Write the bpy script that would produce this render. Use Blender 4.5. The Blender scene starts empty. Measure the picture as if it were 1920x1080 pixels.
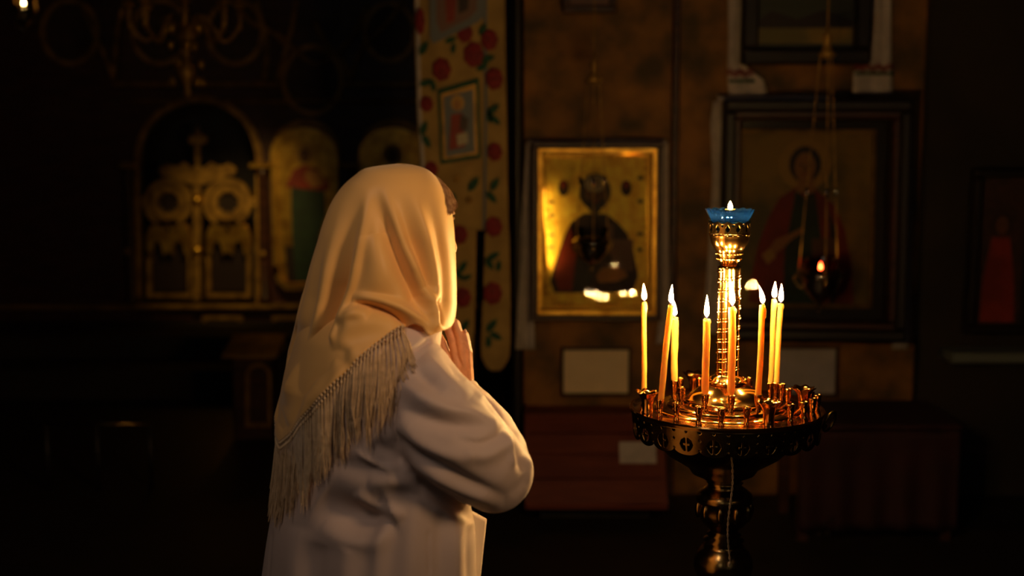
import bpy, bmesh, math, random
import numpy as np
from mathutils import Vector, Matrix, noise as mnoise
from mathutils.bvhtree import BVHTree
random.seed(7); np.random.seed(7)
PI = math.pi
SC = bpy.context.scene
COL = SC.collection

# ------------------------------------------------------------------ camera, world, big lights, exposure
CAMZ = 1.62; PITCH = math.radians(7.2); F = 2400.0
cd = bpy.data.cameras.new('camera'); cd.sensor_width = 36; cd.lens = 36 * F / 1920
cd.dof.use_dof = True; cd.dof.focus_distance = 2.44; cd.dof.aperture_fstop = 2.2; cd.dof.aperture_blades = 0
cd.clip_start = 0.05
cam = bpy.data.objects.new('camera', cd); COL.objects.link(cam)
cam.location = (0, 0, CAMZ); cam.rotation_euler = (PI / 2 - PITCH, 0, 0); SC.camera = cam
SC.view_settings.view_transform = 'Standard'; SC.view_settings.look = 'None'
SC.view_settings.gamma = 1; SC.view_settings.use_curve_mapping = False
SC.view_settings.exposure = 0.0
w = bpy.data.worlds.new('world'); SC.world = w; w.use_nodes = True
w.node_tree.nodes['Background'].inputs[0].default_value = (0.5, 0.4, 0.32, 1)
w.node_tree.nodes['Background'].inputs[1].default_value = 0.0

def area(name, loc, aim, size, energy, col, spread=PI):
    l = bpy.data.lights.new(name, 'AREA'); l.shape = 'RECTANGLE'; l.size = size[0]; l.size_y = size[1]
    l.energy = energy; l.color = col; l.spread = spread
    o = bpy.data.objects.new(name, l); COL.objects.link(o); o.location = loc
    o.rotation_euler = (Vector(aim) - Vector(loc)).to_track_quat('-Z', 'Y').to_euler(); return o
# two added fill lights near the woman to model her folds; no fixtures there
area('window_light_left', (-1.0, 0.7, 3.1), (-0.20, 2.15, 1.50), (0.35, 0.7), 0.62, (1.0, 0.74, 0.58), 0.8)
area('window_light_right', (1.45, 0.75, 2.15), (-0.18, 2.15, 1.42), (0.3, 0.5), 0.95, (1.0, 0.62, 0.32), 0.7)
FLAME_L = 2100.0

# ------------------------------------------------------------------ pixel helpers
cP, sP = math.cos(PITCH), math.sin(PITCH)
def at(px, py, Y):
    a = (px - 960) / F; b = (540 - py) / F
    dy = cP + b * sP; dz = -sP + b * cP
    t = Y / dy
    return Vector((a * t, Y, CAMZ + dz * t))
def at_z(px, py, z):
    a = (px - 960) / F; b = (540 - py) / F
    dy = cP + b * sP; dz = -sP + b * cP
    t = (z - CAMZ) / dz
    return Vector((a * t, dy * t, z))
def projn(co):
    x = co[:, 0]; y = co[:, 1]; z = co[:, 2] - CAMZ
    d = y * cP - z * sP; v = y * sP + z * cP
    return np.stack([960 + F * x / d, 540 - F * v / d], 1)

# ------------------------------------------------------------------ materials
def nmat(name):
    m = bpy.data.materials.new(name); m.use_nodes = True
    nt = m.node_tree; b = nt.nodes['Principled BSDF']; return m, nt, b
def pmat(name, col, rough=0.5, metal=0.0, col2=None, scale=8, bump=0, bscale=60, detail=4, spec=0.5, contrast=(0.35, 0.65), stretch=None, sheen=0, bdist=0.002):
    m, nt, b = nmat(name)
    b.inputs['Base Color'].default_value = (*col, 1); b.inputs['Roughness'].default_value = rough
    b.inputs['Metallic'].default_value = metal; b.inputs['Specular IOR Level'].default_value = spec
    if sheen: b.inputs['Sheen Weight'].default_value = sheen
    tc = nt.nodes.new('ShaderNodeTexCoord'); src = tc.outputs['Object']
    if stretch:
        mp = nt.nodes.new('ShaderNodeMapping'); mp.inputs['Scale'].default_value = stretch
        nt.links.new(src, mp.inputs[0]); src = mp.outputs[0]
    if col2:
        n = nt.nodes.new('ShaderNodeTexNoise'); n.inputs['Scale'].default_value = scale; n.inputs['Detail'].default_value = detail
        nt.links.new(src, n.inputs['Vector'])
        r = nt.nodes.new('ShaderNodeValToRGB'); r.color_ramp.elements[0].position = contrast[0]; r.color_ramp.elements[1].position = contrast[1]
        r.color_ramp.elements[0].color = (*col, 1); r.color_ramp.elements[1].color = (*col2, 1)
        nt.links.new(n.outputs['Fac'], r.inputs[0]); nt.links.new(r.outputs[0], b.inputs['Base Color'])
    if bump:
        n2 = nt.nodes.new('ShaderNodeTexNoise'); n2.inputs['Scale'].default_value = bscale; n2.inputs['Detail'].default_value = 3
        nt.links.new(src, n2.inputs['Vector'])
        bp = nt.nodes.new('ShaderNodeBump'); bp.inputs['Strength'].default_value = bump; bp.inputs['Distance'].default_value = bdist
        nt.links.new(n2.outputs['Fac'], bp.inputs['Height']); nt.links.new(bp.outputs[0], b.inputs['Normal'])
    return m
def emat(name, col, s):
    m, nt, b = nmat(name); nt.nodes.remove(b)
    e = nt.nodes.new('ShaderNodeEmission'); e.inputs[0].default_value = (*col, 1); e.inputs[1].default_value = s
    nt.links.new(e.outputs[0], nt.nodes['Material Output'].inputs[0]); return m
def glassmat(name, tint=(1, 1, 1), rough=0.02, k=1.0, ior=1.5, g=1.0):
    m, nt, b = nmat(name); nt.nodes.remove(b)
    fr = nt.nodes.new('ShaderNodeFresnel'); fr.inputs[0].default_value = ior
    mu = nt.nodes.new('ShaderNodeMath'); mu.operation = 'MULTIPLY'; mu.inputs[1].default_value = k; mu.use_clamp = True
    tr = nt.nodes.new('ShaderNodeBsdfTransparent'); tr.inputs[0].default_value = (*tint, 1)
    gl = nt.nodes.new('ShaderNodeBsdfGlossy'); gl.inputs['Roughness'].default_value = rough; gl.inputs[0].default_value = (g, g, g, 1)
    mx = nt.nodes.new('ShaderNodeMixShader')
    nt.links.new(fr.outputs[0], mu.inputs[0]); nt.links.new(mu.outputs[0], mx.inputs[0]); nt.links.new(tr.outputs[0], mx.inputs[1])
    nt.links.new(gl.outputs[0], mx.inputs[2]); nt.links.new(mx.outputs[0], nt.nodes['Material Output'].inputs[0]); return m
def flamemat(name, L):
    m, nt, b = nmat(name); nt.nodes.remove(b)
    tc = nt.nodes.new('ShaderNodeTexCoord'); sp = nt.nodes.new('ShaderNodeSeparateXYZ')
    nt.links.new(tc.outputs['Generated'], sp.inputs[0])
    r = nt.nodes.new('ShaderNodeValToRGB'); el = r.color_ramp.elements
    el[0].position = 0.0; el[0].color = (0.02, 0.03, 0.06, 1); el[1].position = 1.0; el[1].color = (1, 0.50, 0.12, 1)
    e = el.new(0.1); e.color = (0.10, 0.05, 0.03, 1); e = el.new(0.25); e.color = (1, 0.60, 0.20, 1)
    e = el.new(0.8); e.color = (1, 0.60, 0.20, 1)
    r2 = nt.nodes.new('ShaderNodeValToRGB'); el = r2.color_ramp.elements
    el[0].position = 0.0; el[0].color = (0.004,) * 3 + (1,); el[1].position = 1; el[1].color = (0.35,) * 3 + (1,)
    e = el.new(0.12); e.color = (0.02,) * 3 + (1,); e = el.new(0.35); e.color = (1,) * 3 + (1,)
    nt.links.new(sp.outputs[2], r.inputs[0]); nt.links.new(sp.outputs[2], r2.inputs[0])
    mu = nt.nodes.new('ShaderNodeMath'); mu.operation = 'MULTIPLY'; mu.inputs[1].default_value = L
    nt.links.new(r2.outputs[0], mu.inputs[0])
    em = nt.nodes.new('ShaderNodeEmission'); nt.links.new(r.outputs[0], em.inputs[0]); nt.links.new(mu.outputs[0], em.inputs[1])
    nt.links.new(em.outputs[0], nt.nodes['Material Output'].inputs[0]); return m
def waxmat():
    m, nt, b = nmat('beeswax')
    b.inputs['Base Color'].default_value = (0.97, 0.50, 0.11, 1); b.inputs['Roughness'].default_value = 0.4
    b.inputs['Subsurface Weight'].default_value = 0.7; b.inputs['Subsurface Radius'].default_value = (1.0, 0.6, 0.25); b.inputs['Subsurface Scale'].default_value = 0.03
    tr = nt.nodes.new('ShaderNodeBsdfTranslucent'); tr.inputs[0].default_value = (1.0, 0.48, 0.09, 1)
    mx = nt.nodes.new('ShaderNodeMixShader'); mx.inputs[0].default_value = 0.3
    nt.links.new(b.outputs[0], mx.inputs[1]); nt.links.new(tr.outputs[0], mx.inputs[2]); nt.links.new(mx.outputs[0], nt.nodes['Material Output'].inputs[0])
    return m
def tintglass(name):
    m = glassmat(name, (0.22, 0.48, 0.80), 0.05, 1.6); nt = m.node_tree; out = nt.nodes['Material Output']; src = out.inputs[0].links[0].from_socket
    t = nt.nodes.new('ShaderNodeBsdfTranslucent'); t.inputs[0].default_value = (0.02, 0.07, 0.22, 1); d = nt.nodes.new('ShaderNodeBsdfDiffuse'); d.inputs[0].default_value = (0.015, 0.05, 0.14, 1)
    a = nt.nodes.new('ShaderNodeMixShader'); a.inputs[0].default_value = 0.5; nt.links.new(t.outputs[0], a.inputs[1]); nt.links.new(d.outputs[0], a.inputs[2])
    x = nt.nodes.new('ShaderNodeMixShader'); x.inputs[0].default_value = 0.16; nt.links.new(src, x.inputs[1]); nt.links.new(a.outputs[0], x.inputs[2]); nt.links.new(x.outputs[0], out.inputs[0]); return m
M = dict(
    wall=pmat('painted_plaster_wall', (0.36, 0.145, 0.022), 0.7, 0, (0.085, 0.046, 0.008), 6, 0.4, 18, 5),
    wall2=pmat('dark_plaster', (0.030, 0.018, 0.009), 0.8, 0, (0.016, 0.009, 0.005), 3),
    floor=pmat('worn_floor_boards', (0.020, 0.012, 0.006), 0.55, 0, (0.010, 0.006, 0.003), 5, 0.2, 20),
    wood=pmat('dark_carved_wood', (0.075, 0.022, 0.008), 0.45, 0, (0.035, 0.010, 0.004), 7, 0.2, 40, stretch=(1, 1, 6)),
    redwood=pmat('reddish_varnished_wood', (0.20, 0.036, 0.010), 0.55, 0, (0.14, 0.022, 0.007), 4, 0.1, 30, stretch=(1, 1, 8)),
    black=pmat('black_wood', (0.012, 0.006, 0.004), 0.5),
    gold=pmat('aged_gilding', (0.85, 0.50, 0.08), 0.35, 0.9, (0.45, 0.22, 0.03), 14, 0.6, 40),
    dullgold=pmat('dull_gilding', (0.48, 0.26, 0.05), 0.5, 0.45, (0.20, 0.10, 0.02), 12, 0.6, 30),
    riza=pmat('chased_gold_plate', (1.0, 0.70, 0.09), 0.5, 0.4, (0.75, 0.42, 0.04), 22, 0.9, 55, 6),
    brass=pmat('polished_brass', (0.88, 0.45, 0.12), 0.13, 1.0, (0.70, 0.33, 0.08), 20, 0.10, 35, bdist=0.001),
    silver=pmat('silver_gilt', (0.78, 0.66, 0.48), 0.05, 1.0),
    brassdk=pmat('tarnished_brass', (0.40, 0.25, 0.08), 0.24, 1.0, (0.22, 0.13, 0.04), 16, 0.15, 50),
    scarf=pmat('cream_satin_scarf', (0.88, 0.50, 0.155), 0.5, 0, None, 8, 0.12, 700, sheen=0.25, spec=0.35, bdist=0.0004),
    fringe=pmat('silk_fringe', (0.78, 0.55, 0.30), 0.6, 0, (0.60, 0.40, 0.20), 90, sheen=0.2),
    coat=pmat('pale_wool_coat', (0.66, 0.50, 0.42), 0.62, 0, None, 8, 0.10, 600, spec=0.3, sheen=0.1, bdist=0.0004),
    seam=pmat('coat_seam_thread', (0.30, 0.20, 0.16), 0.8),
    skin=pmat('skin', (0.80, 0.40, 0.22), 0.5, 0, (0.72, 0.33, 0.17), 60, 0.15, 300, bdist=0.0006),
    hair=pmat('brown_grey_hair', (0.22, 0.095, 0.035), 0.45, 0, (0.40, 0.22, 0.10), 120),
    skirt=pmat('dark_skirt', (0.05, 0.04, 0.04), 0.8), shoe=pmat('black_shoe_leather', (0.02, 0.02, 0.02), 0.35),
    nail=pmat('fingernail', (0.88, 0.52, 0.38), 0.3),
    linen=pmat('white_linen', (0.60, 0.50, 0.46), 0.8, 0, (0.48, 0.40, 0.37), 20, 0.2, 200),
    paper=pmat('paper', (0.95, 0.70, 0.42), 0.8, 0, (0.90, 0.65, 0.38), 12),
    paper2=pmat('grey_paper', (0.50, 0.42, 0.40), 0.8, 0, (0.42, 0.36, 0.34), 12),
    bcloth=pmat('cream_banner_cloth', (0.46, 0.28, 0.085), 0.8, 0, (0.34, 0.20, 0.06), 10, 0.3, 300),
    red=pmat('red_embroidery', (0.28, 0.010, 0.014), 0.7, 0, (0.16, 0.008, 0.01), 60, 0.5, 200),
    pink=pmat('pink_embroidery', (0.65, 0.13, 0.12), 0.7),
    green=pmat('green_embroidery', (0.012, 0.085, 0.035), 0.7, 0, (0.006, 0.045, 0.02), 60, 0.5, 200),
    blue=pmat('blue_grey_paint', (0.17, 0.18, 0.20), 0.7),
    flesh=pmat('painted_flesh', (0.40, 0.17, 0.045), 0.6), flesh2=pmat('dark_painted_flesh', (0.14, 0.055, 0.018), 0.6),
    darkbrown=pmat('painted_dark_brown', (0.020, 0.008, 0.004), 0.5), robe=pmat('painted_dark_robe', (0.060, 0.022, 0.012), 0.55, 0, (0.03, 0.014, 0.008), 20),
    maroon=pmat('painted_red_cloak', (0.32, 0.028, 0.010), 0.6, 0, (0.19, 0.018, 0.008), 10),
    dgreen=pmat('painted_green_tunic', (0.020, 0.045, 0.020), 0.6, 0, (0.012, 0.025, 0.014), 14),
    olive=pmat('painted_golden_ground', (0.42, 0.23, 0.028), 0.55, 0, (0.15, 0.115, 0.03), 4, contrast=(0.4, 0.6)),
    halo=pmat('painted_halo', (0.50, 0.26, 0.03), 0.5), white=pmat('painted_white', (0.50, 0.40, 0.26), 0.6),
    purple=pmat('painted_grey_violet', (0.20, 0.10, 0.075), 0.6), sky=pmat('painted_dusk_sky', (0.05, 0.055, 0.04), 0.7),
    ledge=pmat('grey_stone_ledge', (0.16, 0.17, 0.15), 0.7), redcloth=pmat('dark_red_cloth', (0.035, 0.004, 0.004), 0.8, 0, (0.025, 0.003, 0.003), 10),
    glass=glassmat('icon_glass', (0.97, 0.97, 0.96), 0.0, 3.5, g=0.075), bglass=tintglass('blue_votive_glass'),
    redglass=glassmat('red_votive_glass', (0.6, 0.05, 0.03), 0.05, 2.0),
    flame=flamemat('candle_flame', FLAME_L), dimflame=flamemat('small_lamp_flame', 120), wick=pmat('burnt_wick', (0.02, 0.01, 0.01), 0.9), wax=waxmat(),
)

# ------------------------------------------------------------------ mesh builder
class MB:
    def __init__(s): s.v = []; s.f = []
    def add(s, vs, fs):
        n = len(s.v); s.v += [tuple(p) for p in vs]; s.f += [tuple(i + n for i in q) for q in fs]; return s
    def box(s, c, d, rot=None, bev=0.0):
        hx, hy, hz = d[0] / 2, d[1] / 2, d[2] / 2
        b = min(bev, hx * .9, hy * .9, hz * .9)
        if b <= 0:
            vs = [Vector((x, y, z)) for x in (-hx, hx) for y in (-hy, hy) for z in (-hz, hz)]
            fs = [(0, 1, 3, 2), (4, 6, 7, 5), (0, 4, 5, 1), (2, 3, 7, 6), (0, 2, 6, 4), (1, 5, 7, 3)]
        else:   # bevel of the front/back outline
            vs = []; 
            for y, k in ((-hy, b), (-hy + b, 0), (hy, 0)):
                for sx, sz in ((-1, -1), (1, -1), (1, 1), (-1, 1)): vs.append(Vector((sx * (hx - k), y, sz * (hz - k))))
            fs = [(0, 1, 2, 3), (8, 11, 10, 9)]
            for a in (0, 4):
                for i in range(4): fs.append((a + i, a + 4 + i, a + 4 + (i + 1) % 4, a + (i + 1) % 4))
        if rot is not None: vs = [rot @ p for p in vs]
        return s.add([p + Vector(c) for p in vs], fs)
    def lathe(s, prof, n=32, c=(0, 0, 0), caps=True, fn=None, a0=0.0, a1=2 * PI):
        vs = []; full = abs(a1 - a0 - 2 * PI) < 1e-6; m = n if full else n + 1
        for (r, z) in prof:
            for i in range(m):
                a = a0 + (a1 - a0) * i / n; rr, zz = (r, z) if fn is None else fn(r, z, a)
                vs.append((c[0] + rr * math.cos(a), c[1] + rr * math.sin(a), c[2] + zz))
        fs = []
        for j in range(len(prof) - 1):
            for i in range(n):
                k = (i + 1) % m; fs.append((j * m + i, j * m + k, (j + 1) * m + k, (j + 1) * m + i))
        if caps and full:
            if prof[0][0] > 1e-5: fs.append(tuple(reversed(range(m))))
            if prof[-1][0] > 1e-5: fs.append(tuple((len(prof) - 1) * m + i for i in range(m)))
        return s.add(vs, fs)
    def tube(s, pts, r, n=8, caps=True, flat=None, closed=False):
        P = [Vector(p) for p in pts]; N = len(P)
        R = r if hasattr(r, '__len__') else [r] * N
        vs = []; up = None
        for i, p in enumerate(P):
            if closed: t = P[(i + 1) % N] - P[i - 1]
            else: t = P[min(i + 1, N - 1)] - P[max(i - 1, 0)]
            if t.length < 1e-9: t = Vector((0, 0, 1))
            t.normalize()
            if up is None: up = Vector((0, -1, 0)) if abs(t.y) < .9 else Vector((1, 0, 0))
            up = (up - t * up.dot(t)); up.normalize(); sd = t.cross(up)
            for k in range(n):
                a = 2 * PI * k / n; ca, sa = math.cos(a), math.sin(a)
                if flat: ca *= flat
                vs.append(p + (sd * sa + up * ca) * R[i])
        fs = []
        for i in range(N if closed else N - 1):
            j = (i + 1) % N
            for k in range(n):
                fs.append((i * n + k, i * n + (k + 1) % n, j * n + (k + 1) % n, j * n + k))
        if caps and not closed:
            fs.append(tuple(reversed(range(n)))); fs.append(tuple((N - 1) * n + k for k in range(n)))
        return s.add(vs, fs)
    def cap(s, a, b, ra, rb, n=14, m=5):      # capsule with round ends
        a = Vector(a); b = Vector(b); d = (b - a); L = d.length; d = d.normalized() if L > 1e-9 else Vector((0, 0, 1))
        pts = []; rs = []
        for i in range(m): t = (i + .15) / m * PI / 2; pts.append(a - d * ra * math.cos(t)); rs.append(ra * math.sin(t))
        pts.append(a); rs.append(ra); pts.append(a + d * max(L, 1e-4)); rs.append(rb)
        for i in range(m - 1, -1, -1): t = (i + .15) / m * PI / 2; pts.append(b + d * rb * math.cos(t)); rs.append(rb * math.sin(t))
        return s.tube(pts, rs, n)
    def chain(s, pts, rs, n=14):
        for i in range(len(pts) - 1): s.cap(pts[i], pts[i + 1], rs[i], rs[i + 1], n)
        return s
    def ball(s, c, r, n=16, m=10):
        rx, ry, rz = r if hasattr(r, '__len__') else (r, r, r)
        vs = []
        for j in range(m + 1):
            th = PI * (j + (0.02 if j == 0 else -0.02 if j == m else 0)) / m
            for i in range(n):
                a = 2 * PI * i / n; vs.append((c[0] + rx * math.sin(th) * math.cos(a), c[1] + ry * math.sin(th) * math.sin(a), c[2] - rz * math.cos(th)))
        fs = [(j * n + i, j * n + (i + 1) % n, (j + 1) * n + (i + 1) % n, (j + 1) * n + i) for j in range(m) for i in range(n)]
        fs.append(tuple(reversed(range(n)))); fs.append(tuple(m * n + i for i in range(n)))
        return s.add(vs, fs)
    def prism(s, poly, y0, y1):               # outline in x,z drawn between two depths
        n = len(poly)
        A = sum(poly[i][0] * poly[(i + 1) % n][1] - poly[(i + 1) % n][0] * poly[i][1] for i in range(n))
        if A < 0: poly = poly[::-1]
        vs = [(x, y0, z) for x, z in poly] + [(x, y1, z) for x, z in poly]
        fs = [tuple(range(n)), tuple(reversed(range(n, 2 * n)))] + [(i, n + i, n + (i + 1) % n, (i + 1) % n) for i in range(n)]
        return s.add(vs, fs)
    def ring(s, outer, inner, y0, y1):        # outline with a hole (same point count)
        n = len(outer); vs = [(x, y0, z) for x, z in outer] + [(x, y0, z) for x, z in inner] + [(x, y1, z) for x, z in outer] + [(x, y1, z) for x, z in inner]
        fs = []
        for i in range(n):
            j = (i + 1) % n
            fs += [(i, j, n + j, n + i), (2 * n + i, 3 * n + i, 3 * n + j, 2 * n + j), (i, 2 * n + i, 2 * n + j, j), (n + i, n + j, 3 * n + j, 3 * n + i)]
        return s.add(vs, fs)
    def grid(s, fn, nu, nv):
        vs = [fn(i / nu, j / nv) for j in range(nv + 1) for i in range(nu + 1)]
        fs = [(j * (nu + 1) + i, j * (nu + 1) + i + 1, (j + 1) * (nu + 1) + i + 1, (j + 1) * (nu + 1) + i) for j in range(nv) for i in range(nu)]
        return s.add(vs, fs)
    def mesh(s, name, org=(0, 0, 0), smooth=True):
        me = bpy.data.meshes.new(name); o = Vector(org)
        me.from_pydata([tuple(Vector(p) - o) for p in s.v], [], s.f); me.validate(); me.update()
        if smooth: me.shade_smooth() if hasattr(me, 'shade_smooth') else None
        return me
    def build(s, name, mat, parent=None, org=(0, 0, 0), smooth=False, auto=None):
        me = s.mesh(name, org, False)
        bm = bmesh.new(); bm.from_mesh(me); bmesh.ops.recalc_face_normals(bm, faces=bm.faces); bm.to_mesh(me); bm.free()
        me.materials.append(M[mat] if isinstance(mat, str) else mat)
        if smooth:
            me.polygons.foreach_set('use_smooth', [True] * len(me.polygons))
            if auto: me.set_sharp_from_angle(angle=math.radians(auto))
        ob = bpy.data.objects.new(name, me); COL.objects.link(ob)
        if parent is not None: ob.parent = parent
        return ob
def tag(o, label, cat, group=None, kind=None):
    o['label'] = label; o['category'] = cat
    if group: o['group'] = group
    if kind: o['kind'] = kind
    return o
def thing(name, label, cat, loc=(0, 0, 0), rot=(0, 0, 0), group=None):
    o = bpy.data.objects.new(name, None); COL.objects.link(o); o.location = loc; o.rotation_euler = rot
    o.empty_display_size = 0.05
    return tag(o, label, cat, group)
def struct(name, mb, mat, label=None, smooth=False):
    o = mb.build(name, mat, smooth=smooth); o['kind'] = 'structure'
    if label: o['label'] = label
    return o
def arc(cx, cz, r, a0=0, a1=360, n=24, rz=None):
    rz = rz or r
    return [(cx + r * math.cos(math.radians(a0 + (a1 - a0) * i / n)), cz + rz * math.sin(math.radians(a0 + (a1 - a0) * i / n))) for i in range(n + 1)]
def circ(cx, cz, r, n=28, rz=None): return arc(cx, cz, r, 0, 360, n, rz)[:-1]
def remesh(mb, voxel, smooth=2, name='remeshed'):
    me = mb.mesh(name, smooth=False); ob = bpy.data.objects.new(name, me); COL.objects.link(ob)
    m = ob.modifiers.new('r', 'REMESH'); m.mode = 'VOXEL'; m.voxel_size = voxel; m.adaptivity = 0
    if smooth:
        k = ob.modifiers.new('s', 'SMOOTH'); k.iterations = smooth; k.factor = 0.6
    dg = bpy.context.evaluated_depsgraph_get(); dg.update()
    me2 = bpy.data.meshes.new_from_object(ob.evaluated_get(dg)); bpy.data.objects.remove(ob); bpy.data.meshes.remove(me)
    return me2
def arrays(me):
    n = len(me.vertices); co = np.empty(n * 3); me.vertices.foreach_get('co', co); no = np.empty(n * 3)
    me.vertex_normals.foreach_get('vector', no); return co.reshape(-1, 3), no.reshape(-1, 3)
def setco(me, co): me.vertices.foreach_set('co', co.ravel()); me.update()
def catmull(pts, k=8):
    P = [np.array(p, float) for p in pts]; P = [2 * P[0] - P[1]] + P + [2 * P[-1] - P[-2]]; out = []
    for i in range(1, len(P) - 2):
        for j in range(k):
            t = j / k; a, b, c, d = P[i - 1:i + 3]
            out.append(0.5 * ((2 * b) + (-a + c) * t + (2 * a - 5 * b + 4 * c - d) * t * t + (-a + 3 * b - 3 * c + d) * t ** 3))
    out.append(P[-2]); return np.array(out)
def sculpt(me, strokes, sgn=None, gain=1.0):
    """fold ridges and valleys of cloth: each stroke is a path seen from the camera side, width px, height mm"""
    co, no = arrays(me); px = projn(co)
    view = np.array([0, 0, CAMZ]) - co; view /= np.linalg.norm(view, axis=1)[:, None]
    facing = np.einsum('ij,ij->i', no, view)
    if sgn == 'abs': no = no * np.sign(facing)[:, None]; facing = np.abs(facing)
    wgt = np.clip(facing * 2.2 + 0.25, 0, 1) * (co[:, 1] < 2.40)
    disp = np.zeros(len(co))
    for st in strokes:
        pts, wd, amp = st[:3]; kind = st[3] if len(st) > 3 else 'g'
        C = catmull(pts, 6); best = np.full(len(co), 1e9); bt = np.zeros(len(co)); side = np.zeros(len(co))
        lo = C.min(0) - wd * 4; hi = C.max(0) + wd * 4
        idx = np.where((px[:, 0] > lo[0]) & (px[:, 0] < hi[0]) & (px[:, 1] > lo[1]) & (px[:, 1] < hi[1]) & (wgt > 0))[0]
        if not len(idx): continue
        q = px[idx]; b = best[idx]; t_ = bt[idx]; s_ = side[idx]
        for i in range(len(C) - 1):
            a, c = C[i], C[i + 1]; d = c - a; L2 = d @ d
            if L2 < 1e-9: continue
            t = np.clip(((q - a) @ d) / L2, 0, 1); e = q - (a + t[:, None] * d); D = np.hypot(e[:, 0], e[:, 1])
            m = D < b; b[m] = D[m]; t_[m] = (i + t[m]) / (len(C) - 1); s_[m] = np.sign(d[0] * e[m, 1] - d[1] * e[m, 0])
        tap = np.clip(np.sin(np.clip(t_, 0, 1) * PI), 0, 1) ** 0.6
        if kind == 'open': tap = np.clip(t_ * 2.2, 0, 1) ** 1.2 * np.clip((1 - t_) * 8, 0, 1)
        if kind == 'seam': tap = np.ones_like(t_)
        g = np.exp(-(b / wd) ** 2)
        if kind == 'step':     # a lip: high on one side falling sharply to the other
            x = b * s_ / wd; g = np.where(x > 0, np.exp(-(x / 1.6) ** 2), -0.8 * np.exp(-(x / 0.7) ** 2) + 1.8 * np.exp(-(x / 0.28) ** 2))
        if kind == 'seam': g = np.exp(-(b / wd) ** 2)
        disp[idx] += wgt[idx] * tap * g * amp * 0.001 * gain
    co += no * disp[:, None]; setco(me, co)

# ================================================================== THE SETTING
WY = 5.5; IY = 8.5
def S(Y, py=500): return (at(1000, py, Y) - at(999, py, Y)).x
struct('floor', MB().box((-0.25, 3.25, -0.05), (9.5, 13.5, 0.1)), 'floor')
struct('ceiling', MB().box((-0.25, 3.25, 4.65), (9.5, 13.5, 0.1)), 'wall2')
struct('wall_left', MB().box((-4.95, 3.25, 2.3), (0.1, 13.5, 4.6)), 'wall2')
struct('wall_right', MB().box((4.45, 3.25, 2.3), (0.1, 13.5, 4.6)), 'wall2')
struct('wall_behind', MB().box((-0.25, -3.45, 2.3), (9.4, 0.1, 4.6)), 'wall2')
struct('wall_far', MB().box((-0.25, 9.75, 2.3), (9.4, 0.1, 4.6)), 'wall2')
XE = at(962, 500, WY).x
def wallfn(u, v):
    return None
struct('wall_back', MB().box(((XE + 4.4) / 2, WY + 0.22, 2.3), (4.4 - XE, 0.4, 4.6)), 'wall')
xs = at(1262, 500, WY).x
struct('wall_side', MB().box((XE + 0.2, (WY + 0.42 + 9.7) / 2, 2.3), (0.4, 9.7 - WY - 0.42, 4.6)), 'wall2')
# shallow pilaster right of the gold icon and dark edge strip
struct('trim_1', MB().box((XE + 0.02, WY + 0.0, 2.3), (at(985, 500, WY).x - XE, 0.10, 4.6), bev=0.02), 'black', 'dark wooden corner strip of the painted wall')
struct('trim_2', MB().box((xs, WY + 0.01, 2.3), (0.035, 0.03, 4.6), bev=0.01), 'wood', 'thin dark vertical seam batten on the painted wall')
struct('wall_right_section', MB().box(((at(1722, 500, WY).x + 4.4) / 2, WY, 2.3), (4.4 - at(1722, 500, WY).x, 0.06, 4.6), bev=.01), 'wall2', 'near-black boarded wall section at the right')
lz = at(1840, 655, WY - .08)
struct('trim_3', MB().box((at(1900, 662, WY).x, WY - 0.09, lz.z - .02), (0.66, 0.20, 0.045), bev=0.008), 'ledge', 'grey ledge below the dark frame at the far right')
# raised sanctuary step under the iconostasis
zs = at(400, 565, IY).z
struct('trim_4', MB().box((-2.45, IY - 0.35, 0.09), (4.8, 1.3, 0.18)).box((-2.45, IY - 0.15, 0.24), (4.8, 0.9, 0.16)), 'wall2', 'two low sanctuary steps before the iconostasis')

M['daylight'] = emat('dusk_daylight_pane', (1.0, 0.90, 0.80), 6.5)
for n_, x_ in ((1, -1.9), (2, 1.9)):
    struct('window_%d' % n_, MB().ring([(x_ - .20, 2.7), (x_ + .20, 2.7), (x_ + .20, 3.5), (x_ - .20, 3.5)], [(x_ - .14, 2.76), (x_ + .14, 2.76), (x_ + .14, 3.44), (x_ - .14, 3.44)], -3.40, -3.32).box((x_, -3.36, 3.1), (.02, .05, .68)).box((x_, -3.36, 3.1), (.28, .05, .02)), 'wood')
    p_ = MB().box((x_, -3.385, 3.1), (.28, .01, .68)).build('pane', 'daylight', bpy.data.objects['window_%d' % n_])
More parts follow.
